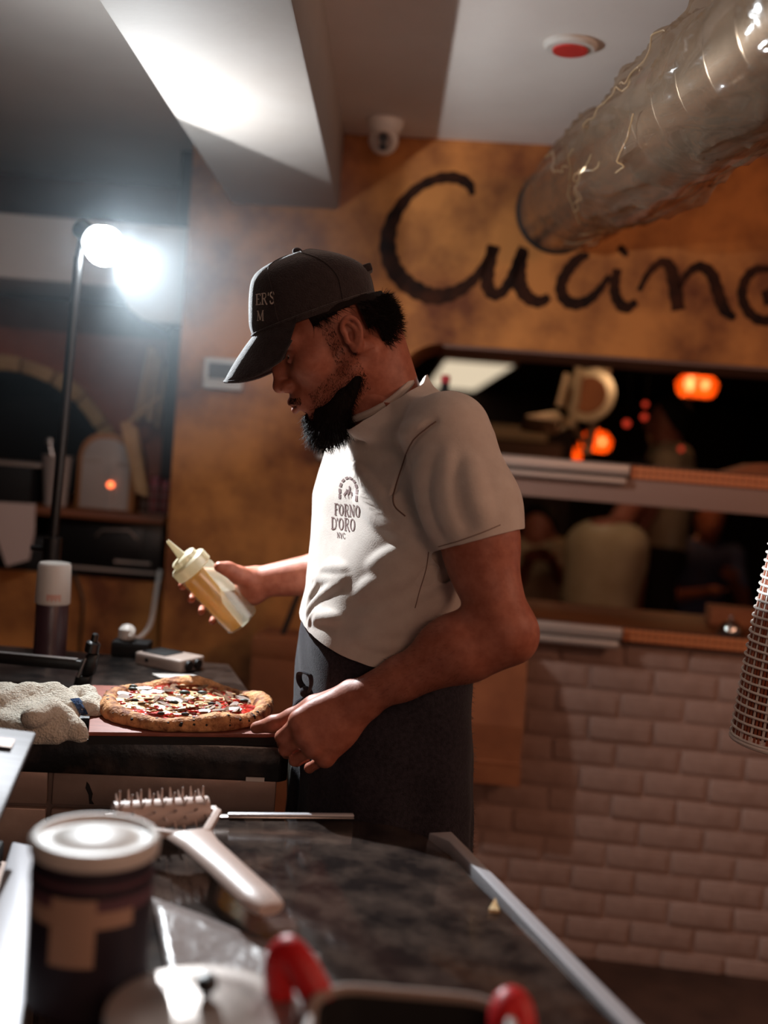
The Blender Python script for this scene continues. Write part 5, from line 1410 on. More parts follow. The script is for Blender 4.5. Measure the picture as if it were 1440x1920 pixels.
def wrap_r(i, j):
    u = i / nr; a = 2 * math.pi * j / ns_; s = u * dlen
    q = Vector((math.cos(a) * 1.3, math.sin(a) * 1.3, s * 5))
    n1 = noise.noise(q * 1.1); n2 = noise.noise(q * 2.7 + Vector((7, 3, 1)))
    ridge_ = (1 - abs(noise.noise(Vector((math.cos(a) * 2.2 + s * 2.5, math.sin(a) * 2.2 - s * 1.5, s * 4.0))) * 2.2))
    return .112 + .012 * max(0, n1 + .25) + .022 * max(0, n2) ** 1.3 + .011 * max(0, ridge_) ** 5 + (.020 * math.sin(math.pi * min(1, max(0, u * 3.2 - .5))) if math.sin(a) > -.2 else .004)
rings_ = []
for i in range(nr + 1):
    c = dstart + dax * (0.16 + (dlen - .16) * i / nr)
    rings_.append([c + (t1 * math.cos(2 * math.pi * j / ns_) + t2 * math.sin(2 * math.pi * j / ns_)) * wrap_r(i, j) for j in range(ns_)])
MB().rings(rings_, False, False).build('plastic_wrap', M_wrap, du, angle=80)
M_crease = film('wrap_crease', srgb(232, 206, 168), transp=0.35, gloss=0.35, rough=0.15, transl=0.6)
for cr in range(18):
    i0, j0 = random.randint(2, 60), random.randint(0, ns_ - 1); n_c = random.randint(10, 26); dj = random.uniform(-1.6, 1.6); q = []
    for k in range(n_c):
        i = min(nr, i0 + k); j = int(j0 + dj * k + 2 * math.sin(k * .5)) % ns_
        v = rings_[i][j]; c = dstart + dax * (0.16 + (dlen - .16) * i / nr); q.append(v + (v - c).normalized() * .0012)
    MB().tube(smooth_path(q, 2), [.0004] + [.0014] * (2 * (n_c - 1) - 1) + [.0004], 5).build('crease', M_crease, du)

# paper bags, stick
M_kraft = mat('kraft_paper', srgb(146, 84, 48), 0.8, col2=srgb(128, 70, 38), vscale=10, bump=0.3, bscale=9)
def kraft_bag(name, label, s0, s1, z0, z1, t0, t1, grp):
    r = empty(name, W((s0 + s1) / 2, t0, z0), label, 'bag', grp)
    mb = MB(); n = 7
    def rg(z, w, d0_, d1_, j):
        pts = []
        for a, b in ((s0 - w, d0_), (s1 + w, d0_), (s1 + w * .9, (d0_ + d1_) / 2 - .012 * j), (s1 + w, d1_), ((s0 + s1) / 2, d1_ + .006 * math.sin(z * 31)), (s0 - w, d1_), (s0 - w * .9, (d0_ + d1_) / 2)):
            pts.append(W(a + .003 * math.sin(z * 47 + a * 9), b + .003 * math.sin(z * 39 + a * 13), z))
        return pts
    H = z1 - z0
    mb.rings([rg(z0 + H * h, w, t0, t0 + (t1 - t0) * d, j) for h, w, d, j in ((0, .0, .95, 0), (.10, .003, 1.0, 0), (.17, .0035, 1.02, .3), (.18, .001, .98, .4), (.45, 0, .96, 1), (.8, -.004, .8, 1), (1, -.006, .62, 1))], True, False)
    me = mb.mesh('bag'); link('bag_body', me, M_kraft, r)
    mb = MB(); wbox(mb, s0 + .004, s1 - .004, t0 + (t1 - t0) * .985, t0 + (t1 - t0) * 1.012, z0 + H * .165, z0 + H * .175); mb.build('base_fold', M_kraft, r)
    c = (s0 + s1) / 2; tm_ = t0 + (t1 - t0) * .62
    mb = MB(); mb.tube([W(c - .05, tm_, z1 - .01), W(c - .04, tm_, z1 + .04), W(c, tm_, z1 + .06), W(c + .04, tm_, z1 + .04), W(c + .05, tm_, z1 - .01)], .0035, 8); mb.build('handle', M_kraft, r)
    return r
sR_, zR_ = wall_px(975, 1472, .15); sR2, zR2 = wall_px(962, 1228, .15)
kb1 = kraft_bag('paper_bag', 'brown paper bag hung on the brick wall behind the cook', sR_ - .26, sR_ - .004, zR_ - .004, .885, .030, .165, None)
mb = MB(); c = sR_ - .13; mb.tube([W(c, .012, .915), W(c, .10, .918), W(c, .113, .93), W(c, .12, .955)], .004, 8); o = mb.build('wall_hook', M_steel_dull); tag(o, 'steel hook under the hatch ledge holding the paper bag', 'hook')
sl0, zl0 = wall_px(474, 1196, .22); sl1, _ = wall_px(575, 1200, .22)
bxo = empty('cardboard_box', W((sl0 + sl1) / 2, .1, 0), 'tall brown cardboard box against the ochre wall behind the pizza', 'box')
mb = MB(); wbox(mb, sl0, sl1 + .12, .03, .22, .0005, zl0); mb.build('carton', M_kraft, bxo, bevel=.004)
mb = MB(); wbox(mb, sl0 - .002, sl1 + .122, .10, .222, zl0 - .05, zl0 + .002); mb.build('lid_flap', M_kraft, bxo, bevel=.002)
mb = MB(); mb.tube([P(602, 1004, 3.16), P(530, 1190, 3.10)], .008, 10); o = mb.build('wooden_stick', M_blackmat); tag(o, "thin black stick leaning on the ochre wall behind the cook's forearm", 'stick')
mb = MB(); 

# bell and board on the ledge, bottle and wooden block on the shelf
sB, _ = wall_px(1371, 1150); bl = empty('service_bell', W(sB, .01, .967), 'chrome service bell on the copper-edged ledge', 'bell')
M_chrome = mat('chrome', srgb(210, 200, 194), 0.08, 1.0)
cB = W(sB, .01, .967)
MB().lathe([(.036, .0005), (.036, .006), (.030, .009)], cB, WZ, 28).build('base', M_black, bl)
MB().lathe([(.031, .009), (.031, .014), (.026, .028), (.015, .037), (.004, .040)], cB, WZ, 28).build('dome', M_chrome, bl)
MB().lathe([(.003, .040), (.003, .046), (.007, .048), (.006, .052)], cB, WZ, 16).build('button', M_chrome, bl)
s0, _ = wall_px(1328, 1140, -.2); s1, _ = wall_px(1440, 1140, -.2)
mb = MB(); wbox(mb, s0, s1, -.24, -.16, .9675, 1.020); o = mb.build('wooden_block', M_kraft, bevel=.003); tag(o, 'low brown wooden block behind the service bell', 'block')
s0, _ = wall_px(1352, 880, -.15); s1, _ = wall_px(1436, 880, -.15)
mb = MB(); mb.gprism([W(s0, -.2, 1.4175), W(s1, -.2, 1.4175), W(s1, -.2, 1.452), W((s0 + s1) / 2 + .01, -.2, 1.446)], WN * .12); o = mb.build('wooden_wedge', M_kraft, smooth=False); tag(o, 'wedge of orange-brown wood on the upper hatch shelf', 'wedge')
sQ, _ = wall_px(828, 800, -.12); cQ = W(sQ, -.12, 1.4175); bt_ = empty('sauce_bottle', cQ, "white bottle with a red cap on the hatch shelf behind the cook's shoulder", 'bottle')
MB().lathe([(.030, .0005), (.032, .004), (.032, .110), (.026, .128), (.012, .140), (.011, .172)], cQ, WZ, 24).build('bottle_body', M_whiteplastic, bt_)
MB().lathe([(.0115, .150), (.0125, .151), (.0125, .192), (.011, .195)], cQ, WZ, 20).build('neck_band', M_blackmat, bt_)
MB().lathe([(.014, .195), (.014, .214), (.011, .218)], cQ, WZ, 20).build('cap', mat('red_cap', srgb(190, 20, 34), 0.4), bt_)
# ------------------------------------------------------------------ dining room: lamps, fixture, people
lpn = empty('ceiling_light', (0.9, 11, DC), 'long glowing ceiling light panel beyond the hatch', 'light')
k0, k1 = PZ(836, 676, DC - .03), PZ(962, 686, DC - .03)
x0_, x1_, y0_, y1_ = k0.x, k1.x, k0.y, PZ(890, 741, DC - .03).y
MB().box((x0_ - .03, y0_ - .03, DC - .030), (x1_ + .03, y1_ + .03, DC - .0005)).build('frame', M_white, lpn)
MB().box((x0_, y0_, DC - .034), (x1_, y1_, DC - .029)).build('diffuser', emission('panel_glow', (1, .82, .58, 1), 0.75), lpn)
M_amber = film('amber_glass', srgb(226, 96, 24), transp=0.55, gloss=0.1, rough=0.08, transl=0.8)
bulb_m = emission('bulb_glow', (1, .55, .22, 1), 9)
def amber(px, py, y, r, n, label):
    c = PY(px, py, y); e = empty('amber_pendant', (c.x, c.y, DC), label, 'lamp', 'amber glass pendants in the dining room')
    MB().tube([(c.x, c.y, DC - .0005), (c.x, c.y, c.z + r * .7)], .006, 6).build('cord', M_blackmat, e)
    MB().lathe([(.02, r * .75), (r * .75, r * .62), (r * 1.25, 0.0), (r * 1.1, -r * .55), (r * .85, -r * .8)], (c.x, c.y, c.z), (0, 0, 1), 24, True, False).build('glass_shade', M_amber, e)
    for k in range(n):
        MB().ball((c.x + (-.45 + .95 * k) * r, c.y, c.z - .05 * r), (r * .28 if k == 0 else r * .2, r * .26, r * .42 if k == 0 else r * .24), 12, 8).build('bulb', bulb_m, e)
    l = bpy.data.lights.new('amber_light', 'POINT'); l.energy = 4; l.color = (1, .5, .2); l.shadow_soft_size = r * .4
    lo_ = bpy.data.objects.new('amber_light', l); COL.objects.link(lo_); lo_.location = (c.x, c.y, c.z - r * .9)
dl_ = bpy.data.lights.new('dining_fill', 'POINT'); dl_.energy = 7; dl_.color = (1, .74, .48); dl_.shadow_soft_size = .08  # added point light without a fitting, brightens the guests and fixture
dlo = bpy.data.objects.new('dining_fill', dl_); COL.objects.link(dlo); dlo.location = (.55, 3.95, 2.12)
amber(1307, 719, 6.0, .088, 2, 'largest amber glass pendant with two bulbs, upper right beyond the hatch')
amber(1117, 826, 7.2, .085, 2, 'amber pendant with a bright bulb just above the hatch shelf')
amber(1066, 853, 8.0, .075, 1, 'low dim amber pendant half hidden by the hatch shelf')
red_m = emission('red_glow', (1, .07, .03, 1), .55)
for k, (px, py, r) in enumerate(((1210, 758, .012), (1208, 782, .015), (1175, 794, .016), (1277, 842, .012))):
    c = PY(px, py, 5.0 + .25 * (k % 2)); e = empty('tiny_red_light', (c.x, c.y, DC), ['topmost tiny red light', 'middle tiny red light', 'left tiny red light', 'lowest tiny red light'][k] + ' hanging in the dark dining room', 'light', 'tiny red lights')
    MB().tube([(c.x, c.y, DC - .0005), (c.x, c.y, c.z)], .002, 5).build('wire', M_blackmat, e); MB().ball(c, r, 12, 8).build('bulb', red_m, e)
M_palem = mat('pale_metal', srgb(206, 176, 142), 0.35, 0.4)
fx = empty('ceiling_fixture', (PY(1120, 700, 4.6).x, 4.6, DC), 'pale metal fixture with a round disc and angled plate hanging beyond the hatch', 'fixture')
MB().tube([PY(1125, 640, 4.62), PY(1132, 700, 4.62), PY(1120, 760, 4.6), PY(1100, 850, 4.6)], .020, 10).build('stem', M_palem, fx)
MB().tube([PY(1125, 640, 4.62), Vector((PY(1125, 640, 4.62).x, 4.62, DC))], .02, 10).build('ceiling_rod', M_palem, fx)
MB().box((PY(1128, 668, 4.55).x - .03, 4.50, PY(1128, 715, 4.55).z), (PY(1128, 668, 4.55).x + .035, 4.56, PY(1128, 668, 4.55).z)).build('clamp_block', M_palem, fx, bevel=.012)
dc_ = PY(1106, 742, 4.5); dax_ = Vector((-.45, -.85, .15)).normalized()
MB().lathe([(.03, -.02), (.085, -.012), (.108, 0), (.108, .012), (.080, .016), (.001, .02)], dc_, dax_, 28).build('round_disc', M_palem, fx)
MB().lathe([(.075, .0165), (.074, .02), (.001, .021)], dc_, dax_, 28).build('disc_inset', M_kraft, fx)
MB().tube([PY(1086, 690, 4.5), PY(1080, 750, 4.5), PY(1072, 800, 4.52)], .018, 8).build('inner_bar', M_palem, fx)
q0, q1 = PY(1066, 702, 4.45), PY(1050, 762, 4.45); MB().tube([q0, q1], .024, 8, flat=.6).build('outer_bar', M_palem, fx)
q = [PY(986, 778, 4.42), PY(1046, 770, 4.42), PY(1056, 782, 4.42), PY(1048, 792, 4.42), PY(990, 784, 4.42)]
MB().gprism(q, (0, .18, -.05)).build('angled_plate', M_palem, fx, bevel=.004)
MB().tube([PY(1050, 784, 4.5), PY(1075, 800, 4.55), PY(1096, 830, 4.6)], .014, 8).build('plate_arm', M_palem, fx)
MB().tube([PY(1020, 800, 4.5), PY(1036, 812, 4.5), PY(1060, 800, 4.52)], .010, 8).build('lower_arm', M_palem, fx)
o = MB().box((0.05, 6.2, 0), (1.02, 6.4, 1.585)).build('wall_partition', M_dark); tag(o, 'half-height dark partition in the dining room', kind='structure')
M_cream = mat('cream_panel', srgb(214, 186, 150), 0.6)
o = MB().box((0.06, 6.165, 1.50), (0.86, 6.2, 1.572)).build('trim_5', M_cream); tag(o, 'cream rail along the top of the dining partition', kind='structure')
o = MB().box((0.06, 6.165, 1.40), (0.95, 6.2, 1.49)).build('trim_6', M_soffit); tag(o, 'brown rail below the cream rail on the dining partition', kind='structure')

M_top_w = mat('white_shirt_far', srgb(204, 180, 148), 0.9, col2=srgb(186, 160, 128), vscale=12)
M_dk = mat('dark_cloth', srgb(36, 28, 26), 0.9)
M_blu = mat('blue_cloth', srgb(70, 74, 110), 0.9)
def figure(label, J, top, bottom, cover=('torso', 'sleeve'), hairless=False, grp=None):
    """a guest seen small and out of focus: J holds joints in metres"""
    V3 = lambda k: np.array(J[k], float)
    o = empty('person', (J['pelvis'][0], J['pelvis'][1], 0), label, 'person', grp)
    allp = np.array(list(J.values())); lo, hi = allp.min(0) - .22, allp.max(0) + .22
    sd = nrm(V3('shoulder_r') - V3('shoulder_l')); mid = (V3('shoulder_r') + V3('shoulder_l')) / 2
    def limbs(f, grow, parts):
        if 'torso' in parts:
            for k in np.linspace(0, 1, 6):
                c = V3('pelvis') * (1 - k) + mid * k; w = np.interp(k, [0, .4, .8, 1], [.15, .14, .165, .13]); f.ell(c, (w + grow, .105 + grow, .11), k=.06, ax=[sd, np.cross([0, 0, 1], sd), [0, 0, 1]])
            f.cap(V3('shoulder_l'), V3('shoulder_r'), .065 + grow, k=.06)
        for s in 'lr':
            if 'sleeve' in parts or 'arm' in parts:
                S_, E_, H_ = V3('shoulder_' + s), V3('elbow_' + s), V3('hand_' + s); t = 1.0 if 'arm' in parts else .62
                f.cap(S_, S_ * (1 - t) + E_ * t, .052 + grow, .042 + grow, k=.03)
                if 'arm' in parts:
                    f.cap(E_, H_, .040, .027, k=.02); h = nrm(H_ - E_); f.ell(H_ + h * .05, (.045, .032, .032), k=.02)
                    pp = nrm(np.cross(h, [0, 0, 1]) + 1e-6)
                    for q in (-.024, -.008, .008, .024): f.cap(H_ + h * .08 + pp * q, H_ + h * (.15 - abs(q)) + pp * q * 1.2, .009, .007, k=.006)
                    f.cap(H_ + h * .02 + pp * .03, H_ + h * .075 + pp * .055, .010, .008, k=.008)
    f = Field(lo, hi, .011); limbs(f, -.006, ('torso', 'arm'))
    hd = V3('head'); f.cap(mid, hd, .052, .05, k=.04); fw = nrm(np.array(J['face']) - hd)
    f.ell(hd + [0, 0, .03], (.085, .088, .105), k=.03); f.ell(hd + fw * .035 + np.array([0, 0, -.05]), (.055, .055, .06), k=.04)
    f.cap(hd + fw * .095 + np.array([0, 0, .01]), hd + fw * .112 + np.array([0, 0, -.02]), .010, .012, k=.012)
    b = link('body', relax(f.mesh('body'), 2), M_skin, o, True)
    f = Field(lo, hi, .011); limbs(f, .010, cover)
    mm = mid; nz_ = mid[2] + .055
    link('top', relax(f.mesh('top', keep=lambda V: ~((V[:, 2] > nz_) & (np.linalg.norm(V[:, :2] - mm[:2], axis=1) < .075))), 2), top, o, True)
    f = Field(lo - [0, 0, .6], hi, .013)
    f.ell(V3('pelvis'), (.17, .13, .13), ax=[sd, np.cross([0, 0, 1], sd), [0, 0, 1]])
    for s in 'lr': f.path([V3('pelvis') + sd * (.08 if s == 'r' else -.08), V3('knee_' + s), V3('foot_' + s)], [.092, .068, .05], k=.04)
    link('trousers', relax(f.mesh('legs'), 2), bottom, o, True)
    f = Field(hd - .2, hd + .2, .01); f.ell(hd + [0, 0, .045] - fw * .018, (.094, .096, .105)); f.ell(hd + fw * .11 + np.array([0, 0, -.03]), (.075, .075, .085), k=.01, op='cut')
    link('hair', f.mesh('hair'), M_hair, o, True)
    return o
# waiter in a pale tee, seen from behind, leaning forward; head hidden by the shelf
Yw = 4.6
a = lambda px, py, y=Yw: tuple(PY(px, py, y))
pv = PY(1120, 1165, Yw)
figure('waiter in a pale tee bending forward, seen from behind through the hatch', dict(pelvis=tuple(PY(1118, 1150, Yw)), shoulder_l=a(1098, 1022, Yw + .08), shoulder_r=a(1180, 1022, Yw - .10), head=a(1195, 925, Yw + .20), face=(PY(1225, 940, Yw + .3).x, Yw + .42, PY(1225, 940, Yw).z),
       elbow_l=a(1100, 1075, Yw + .3), hand_l=a(1130, 1100, Yw + .5), elbow_r=a(1192, 1090, Yw - .05), hand_r=a(1190, 1160, Yw + .12), knee_l=(pv.x - .10, Yw, .48), knee_r=(pv.x + .10, Yw, .48), foot_l=(pv.x - .11, Yw, .06), foot_r=(pv.x + .11, Yw, .06)), M_top_w, M_dk)
# seated guest facing the hatch
Yg = 5.5; b_ = lambda px, py, y=Yg: tuple(PY(px, py, y)); gx = PY(1015, 1100, Yg).x
figure('seated guest with dark hair and white sleeves, face lit orange', dict(pelvis=(gx, Yg + .05, .50), shoulder_l=b_(985, 1040), shoulder_r=b_(1046, 1042), head=b_(1008, 1000), face=(PY(1003, 1005, Yg).x - .05, Yg - .2, PY(1003, 1005, Yg).z),
       elbow_l=b_(972, 1090, Yg - .05), hand_l=b_(992, 1052, Yg - .22), elbow_r=b_(1066, 1100, Yg - .05), hand_r=b_(1036, 1054, Yg - .22), knee_l=(gx - .12, Yg - .4, .5), knee_r=(gx + .12, Yg - .4, .5), foot_l=(gx - .12, Yg - .42, .06), foot_r=(gx + .12, Yg - .42, .06)), M_top_w, M_dk)
ch = empty('dining_chair', (gx, Yg + .08, 0), 'dark chair under the guest with the orange-lit face', 'chair')
MB().box((gx - .21, Yg - .14, .325), (gx + .21, Yg + .26, .355)).build('seat', M_dk, ch, bevel=.01)
MB().box((gx - .20, Yg + .255, .357), (gx + .20, Yg + .285, .86)).build('backrest', M_dk, ch, bevel=.01)
for sx in (-.18, .18):
    for sy in (-.11, .24): MB().cyl((gx + sx, Yg + sy, 0.0005), (gx + sx, Yg + sy, .325), .016).build('leg', M_dk, ch)
# standing guest in beige with dark trousers, right of the waiter
Ys = 5.6; c_2 = lambda px, py, y=Ys: tuple(PY(px, py, y)); sx_ = PY(1240, 1040, Ys).x
figure('standing guest in a beige top right of the bending waiter, head hidden by the shelf', dict(pelvis=(sx_, Ys, PY(1240, 1045, Ys).z), shoulder_l=(sx_ - .05, Ys - .14, 1.44), shoulder_r=(sx_ + .05, Ys + .14, 1.44), head=(sx_ - .03, Ys, 1.62), face=(sx_ - .2, Ys, 1.62),
       elbow_l=(sx_ - .12, Ys - .18, 1.20), hand_l=(sx_ - .20, Ys - .2, 1.02), elbow_r=(sx_ + .04, Ys + .18, 1.18), hand_r=(sx_ - .10, Ys + .2, 1.02), knee_l=(sx_ + .02, Ys - .08, .50), knee_r=(sx_ + .02, Ys + .08, .50), foot_l=(sx_ + .02, Ys - .09, .06), foot_r=(sx_ + .02, Ys + .09, .06)), M_top_w, M_dk)
# guest in dark clothes leaning on a table
Yl = 6.4; lx = PY(1310, 1060, Yl).x; lz = PY(1310, 1048, Yl).z
figure('dim seated guest in dark clothes with a folded arm, right of the standing guest', dict(pelvis=(lx + .05, Yl + .1, .50), shoulder_l=(lx - .14, Yl, lz + .02), shoulder_r=(lx + .20, Yl + .04, lz + .02), head=(lx + .03, Yl - .02, lz + .22), face=(lx + .0, Yl - .3, lz + .2),
       elbow_l=(lx - .18, Yl - .12, lz - .22), hand_l=(lx - .02, Yl - .26, lz - .16), elbow_r=(lx + .24, Yl - .12, lz - .22), hand_r=(lx + .12, Yl - .28, lz - .08), knee_l=(lx - .08, Yl - .36, .5), knee_r=(lx + .18, Yl - .36, .5), foot_l=(lx - .08, Yl - .38, .06), foot_r=(lx + .18, Yl - .38, .06)), M_blu, M_dk)
ch2 = copy_tree(ch); ch2.location = (lx + .05, Yl + .13, 0); ch2['label'] = 'dark chair under the dim guest with a folded arm'

# ------------------------------------------------------------------ woven lampshade hanging at the right
LC = Vector((PY(1526, 1200, 1.70).x, 1.72, 0)); zb_, zt_ = PY(1405, 1392, 1.70).z, 1.42
shd = empty('woven_lampshade', (LC.x, LC.y, CEIL), 'white woven lampshade with reddish slats hanging at the right edge', 'lampshade')
def lr_(z):
    u = (z - zb_) / (zt_ - zb_); return 0.0995 - .030 * u - .012 * u * u
M_weave = mat('white_weave', srgb(244, 236, 228), 0.6, bump=.1)
M_rust = mat('rust_slat', srgb(150, 72, 44), 0.6, col2=srgb(186, 110, 80), vscale=40)
nrg = 33
for k in range(nrg):
    z = zb_ + .006 + (zt_ - zb_ - .012) * k / (nrg - 1); r = lr_(z) + .0022
    MB().tube([LC + Vector((r * math.cos(t), r * math.sin(t), z + .0006 * math.sin(t * 3 + k))) for t in np.linspace(0, 2 * math.pi, 49)[:-1]], .0021, 6, True).build('ring_strip', M_weave, shd)
ns2 = 84
for k in range(ns2):
    t = 2 * math.pi * k / ns2; d = Vector((math.cos(t), math.sin(t), 0)); wv = Vector((-d.y, d.x, 0)); m = M_rust if k % 3 else M_weave
    q = [LC + d * lr_(z) + WZ * z for z in np.linspace(zb_, zt_, 5)]
    mb = MB(); mb.rings([[v - wv * .0019 - d * .0006, v + wv * .0019 - d * .0006, v + wv * .0019 + d * .0006, v - wv * .0019 + d * .0006] for v in q]); mb.build('slat', m, shd, smooth=False)
mb = MB(); mb.lathe([(lr_(z) - .010, z) for z in np.linspace(zb_ + .01, zt_, 6)], LC, WZ, 40, False, False); mb.build('paper_liner', mat('liner', srgb(120, 60, 40), 0.8), shd)
MB().tube([LC + Vector((lr_(zb_) * math.cos(t), lr_(zb_) * math.sin(t), zb_)) for t in np.linspace(0, 2 * math.pi, 49)[:-1]], .0042, 8, True).build('bottom_hoop', M_weave, shd)
MB().lathe([(lr_(zt_), zt_), (.03, zt_ + .02), (.012, zt_ + .03), (.004, zt_ + .05)], LC, WZ, 32, False, True).build('shade_top', M_weave, shd)
MB().cyl(LC + WZ * (zt_ + .045), LC + WZ * (CEIL - .0005), .003, n=8).build('cord', M_whiteplastic, shd)
MB().lathe([(.035, .0005), (.033, .02), (.008, .028)], LC + WZ * CEIL, (0, 0, -1), 20).build('ceiling_rose', M_whiteplastic, shd)

M_bright = mat('bright_steel', srgb(98, 95, 98), 0.5, 0.3, stretch=(1, 30, 1), bump=0.05, bscale=14, col2=srgb(80, 77, 78), vscale=6)
M_edge = mat('satin_edge', srgb(176, 174, 178), 0.42, 0.25, stretch=(1, 30, 1), bump=0.05, bscale=14)
# ------------------------------------------------------------------ near worktop and what lies on it
NT = 0.90
c1, c2, c3, c4 = PZ(400, 1532, NT), PZ(662, 1537, NT), PZ(848, 1566, NT), PZ(1192, 1920, NT)
rd = (c3 - c4).normalized(); far = c4 - rd * .62
def q2(px, py): v = PZ(px, py, NT); return (v.x, v.y)
stone = [q2(118, 1546), q2(200, 1534), q2(400, 1531), q2(560, 1532), q2(680, 1539), q2(750, 1550), q2(800, 1569), q2(845, 1602), q2(900, 1660), q2(960, 1722)]
stone = stone[::-1]
e_ = c4 - rd * .60
RL0, RL1 = PZ(70, 1585, NT), PZ(52, 1925, NT); RL1 = RL0 + (RL1 - RL0) * 1.6
rp_ = Vector((rd.y, -rd.x, 0)); rp_ = rp_ if rp_.x > 0 else -rp_
in_ = lambda v: (v.x - rp_.x * .017, v.y - rp_.y * .017)
pl_ = stone[1:] + [(RL1.x, RL1.y), in_(e_)] + [in_(c4 + rd * .16)]
M_granite2 = mat('speckled_stone', srgb(34, 29, 28), 0.10, 0, 0.5, col2=srgb(88, 74, 66), vscale=22, detail=11, bump=0.02, bscale=60, ramp=(0.40, 0.86))
o = MB().prism(pl_ if sum((pl_[i][0] * pl_[(i + 1) % len(pl_)][1] - pl_[(i + 1) % len(pl_)][0] * pl_[i][1]) for i in range(len(pl_))) > 0 else pl_[::-1], NT - .03, NT).build('near_worktop', M_granite2, bevel=.003)
tag(o, 'dark speckled stone worktop in the foreground with a rounded far corner', 'worktop')
nc = empty('near_cabinet', (-.05, 1.0, 0), 'dark steel cabinet under the foreground worktop', 'cabinet')
MB().prism([(RL1.x + .03, RL1.y + .02), (e_.x - .04, e_.y + .02), (c3.x - .045, c3.y - .05), (RL0.x + .03, 1.40)], .08, NT - .031).build('carcass', M_steel_dull, nc, smooth=False)
MB().prism([(RL1.x + .06, RL1.y + .05), (e_.x - .08, e_.y + .05), (c3.x - .07, c3.y - .08), (RL0.x + .06, 1.36)], .0005, .08).build('plinth', M_blackmat, nc, smooth=False)
o = MB().gprism([c3 + WZ * .004 + rd * .004, c3 + WZ * .004 - rp_ * .034 + rd * .002, c3 + WZ * .004 - rp_ * .0165 - rd * .030, e_ + WZ * .004 - rp_ * .0165, e_ + WZ * .004 + rp_ * .002, c4 + WZ * .004 + rp_ * .002], (0, 0, -.040)).build('steel_edging', M_edge, bevel=.002)
tag(o, 'bright steel edging strip along the right side of the foreground worktop', 'edging')
b0, b1 = PZ(398, 1532, NT), PZ(662, 1534, NT); bd = (b1 - b0).normalized(); bp_ = Vector((-bd.y, bd.x, 0))
sc2 = empty('bench_scraper', b0, 'thin bright steel scraper blade along the far edge of the foreground worktop', 'scraper')
MB().frame_box(b0, bd, bp_, WZ, (0, -.008, .0006), ((b1 - b0).length, .004, .0032)).build('blade', M_steel, sc2, bevel=.001)
MB().frame_box(b0, bd, bp_, WZ, (.02, -.0085, .0034), ((b1 - b0).length, .001, .0075)).build('blade_spine', M_edge, sc2, bevel=.002)
cr = PZ(924, 1706, NT); q = [PZ(916, 1712, NT), PZ(936, 1714, NT), PZ(928, 1690, NT)]
o = MB().gprism([v + WZ * .0006 for v in q], (0, 0, .004)).build('cheese_crumb', M_cheese); tag(o, 'small pale triangular crumb on the foreground worktop', 'crumb')

# canister
lc_ = PZ(180, 1566, NT + .150); cn = empty('salt_canister', (lc_.x, lc_.y, NT), 'round dark canister with a white lid and cross-shaped pale label, foreground left', 'canister')
C0 = Vector((lc_.x, lc_.y, NT)); RC = 0.0535
M_navy = mat('navy_card', srgb(36, 26, 36), 0.5); M_plum = mat('plum_band', srgb(92, 62, 70), 0.5); M_tan = mat('tan_label', srgb(168, 136, 116), 0.6)
MB().lathe([(RC - .002, .0006), (RC, .003), (RC, .140)], C0, WZ, 96).build('drum', M_navy, cn)
MB().lathe([(RC + .001, .136), (RC + .0035, .138), (RC + .004, .149), (RC + .001, .152), (RC - .004, .1525), (RC - .006, .148), (RC - .014, .1475), (RC - .020, .1495), (RC - .026, .152), (.001, .153)], C0, WZ, 44).build('lid', M_whiteplastic, cn)
def band(name, a0, a1, z0, z1, m, dr=.0007):
    me = MB().rings([[C0 + Vector(((RC + dr) * math.sin(t), -(RC + dr) * math.cos(t), z)) for t in np.linspace(a0, a1, 48)] for z in (z0, z1)], False, False, False).mesh(name); link(name, me, m, cn, True)
band('label_band', -1.7, 1.7, .098, .124, M_plum); band('label_bar', -1.1, .95, .086, .101, M_tan, .0011); band('label_stem', -.42, .32, .052, .118, M_tan, .0015)
band('label_ring', -1.9, 1.9, .112, .120, M_navy, .0018)

# dough docker
dk = empty('dough_docker', PZ(350, 1560, NT), 'white plastic dough docker with spiked roller and long handle, foreground', 'docker')
M_dock = mat('docker_plastic', srgb(190, 168, 158), 0.4)
h0, h1 = PZ(356, 1566, NT + .035), PZ(508, 1706, NT + .028); hd_ = (h1 - h0).normalized(); hp_ = hd_.cross(WZ).normalized()
mb = MB(); secs = []
for t, w, th in ((0, .030, .007), (.15, .024, .0085), (.5, .022, .010), (.85, .022, .010), (.97, .019, .009), (1.0, .014, .006)):
    c = h0 + (h1 - h0) * t; secs.append([c + hp_ * w * math.cos(a) + WZ * th * math.sin(a) for a in np.linspace(0, 2 * math.pi, 17)[:-1]])
mb.rings(secs); mb.build('handle', M_dock, dk)
MB().cyl(h1 - hd_ * .016 + WZ * .0062, h1 - hd_ * .016 + WZ * .0088, .006, n=16).build('hang_hole', M_blackmat, dk)
r0_, r1_ = PZ(212, 1532, NT + .030), PZ(388, 1520, NT + .030); ra = (r1_ - r0_).normalized(); rl_ = (r1_ - r0_).length
MB().cyl(r0_, r1_, .019, n=24).build('roller', M_dock, dk)
rt = ra.orthogonal().normalized(); rt2 = ra.cross(rt)
for i in range(9):
    for k in range(8):
        a = 2 * math.pi * (k + .5 * (i % 2)) / 8; d = rt * math.cos(a) + rt2 * math.sin(a); c = r0_ + ra * (rl_ * (i + .5) / 9)
        if (c + d * .036).z > NT + .001: MB().cyl(c + d * .018, c + d * .0325, .0024, .0009, 6).build('spike', M_dock, dk, smooth=False)
MB().tube([r1_ + ra * .006, r1_ + ra * .008 - hp_ * 0 + hd_ * .012, h0 + hp_ * -.02, h0], .0075, 8, flat=.8).build('yoke', M_dock, dk)
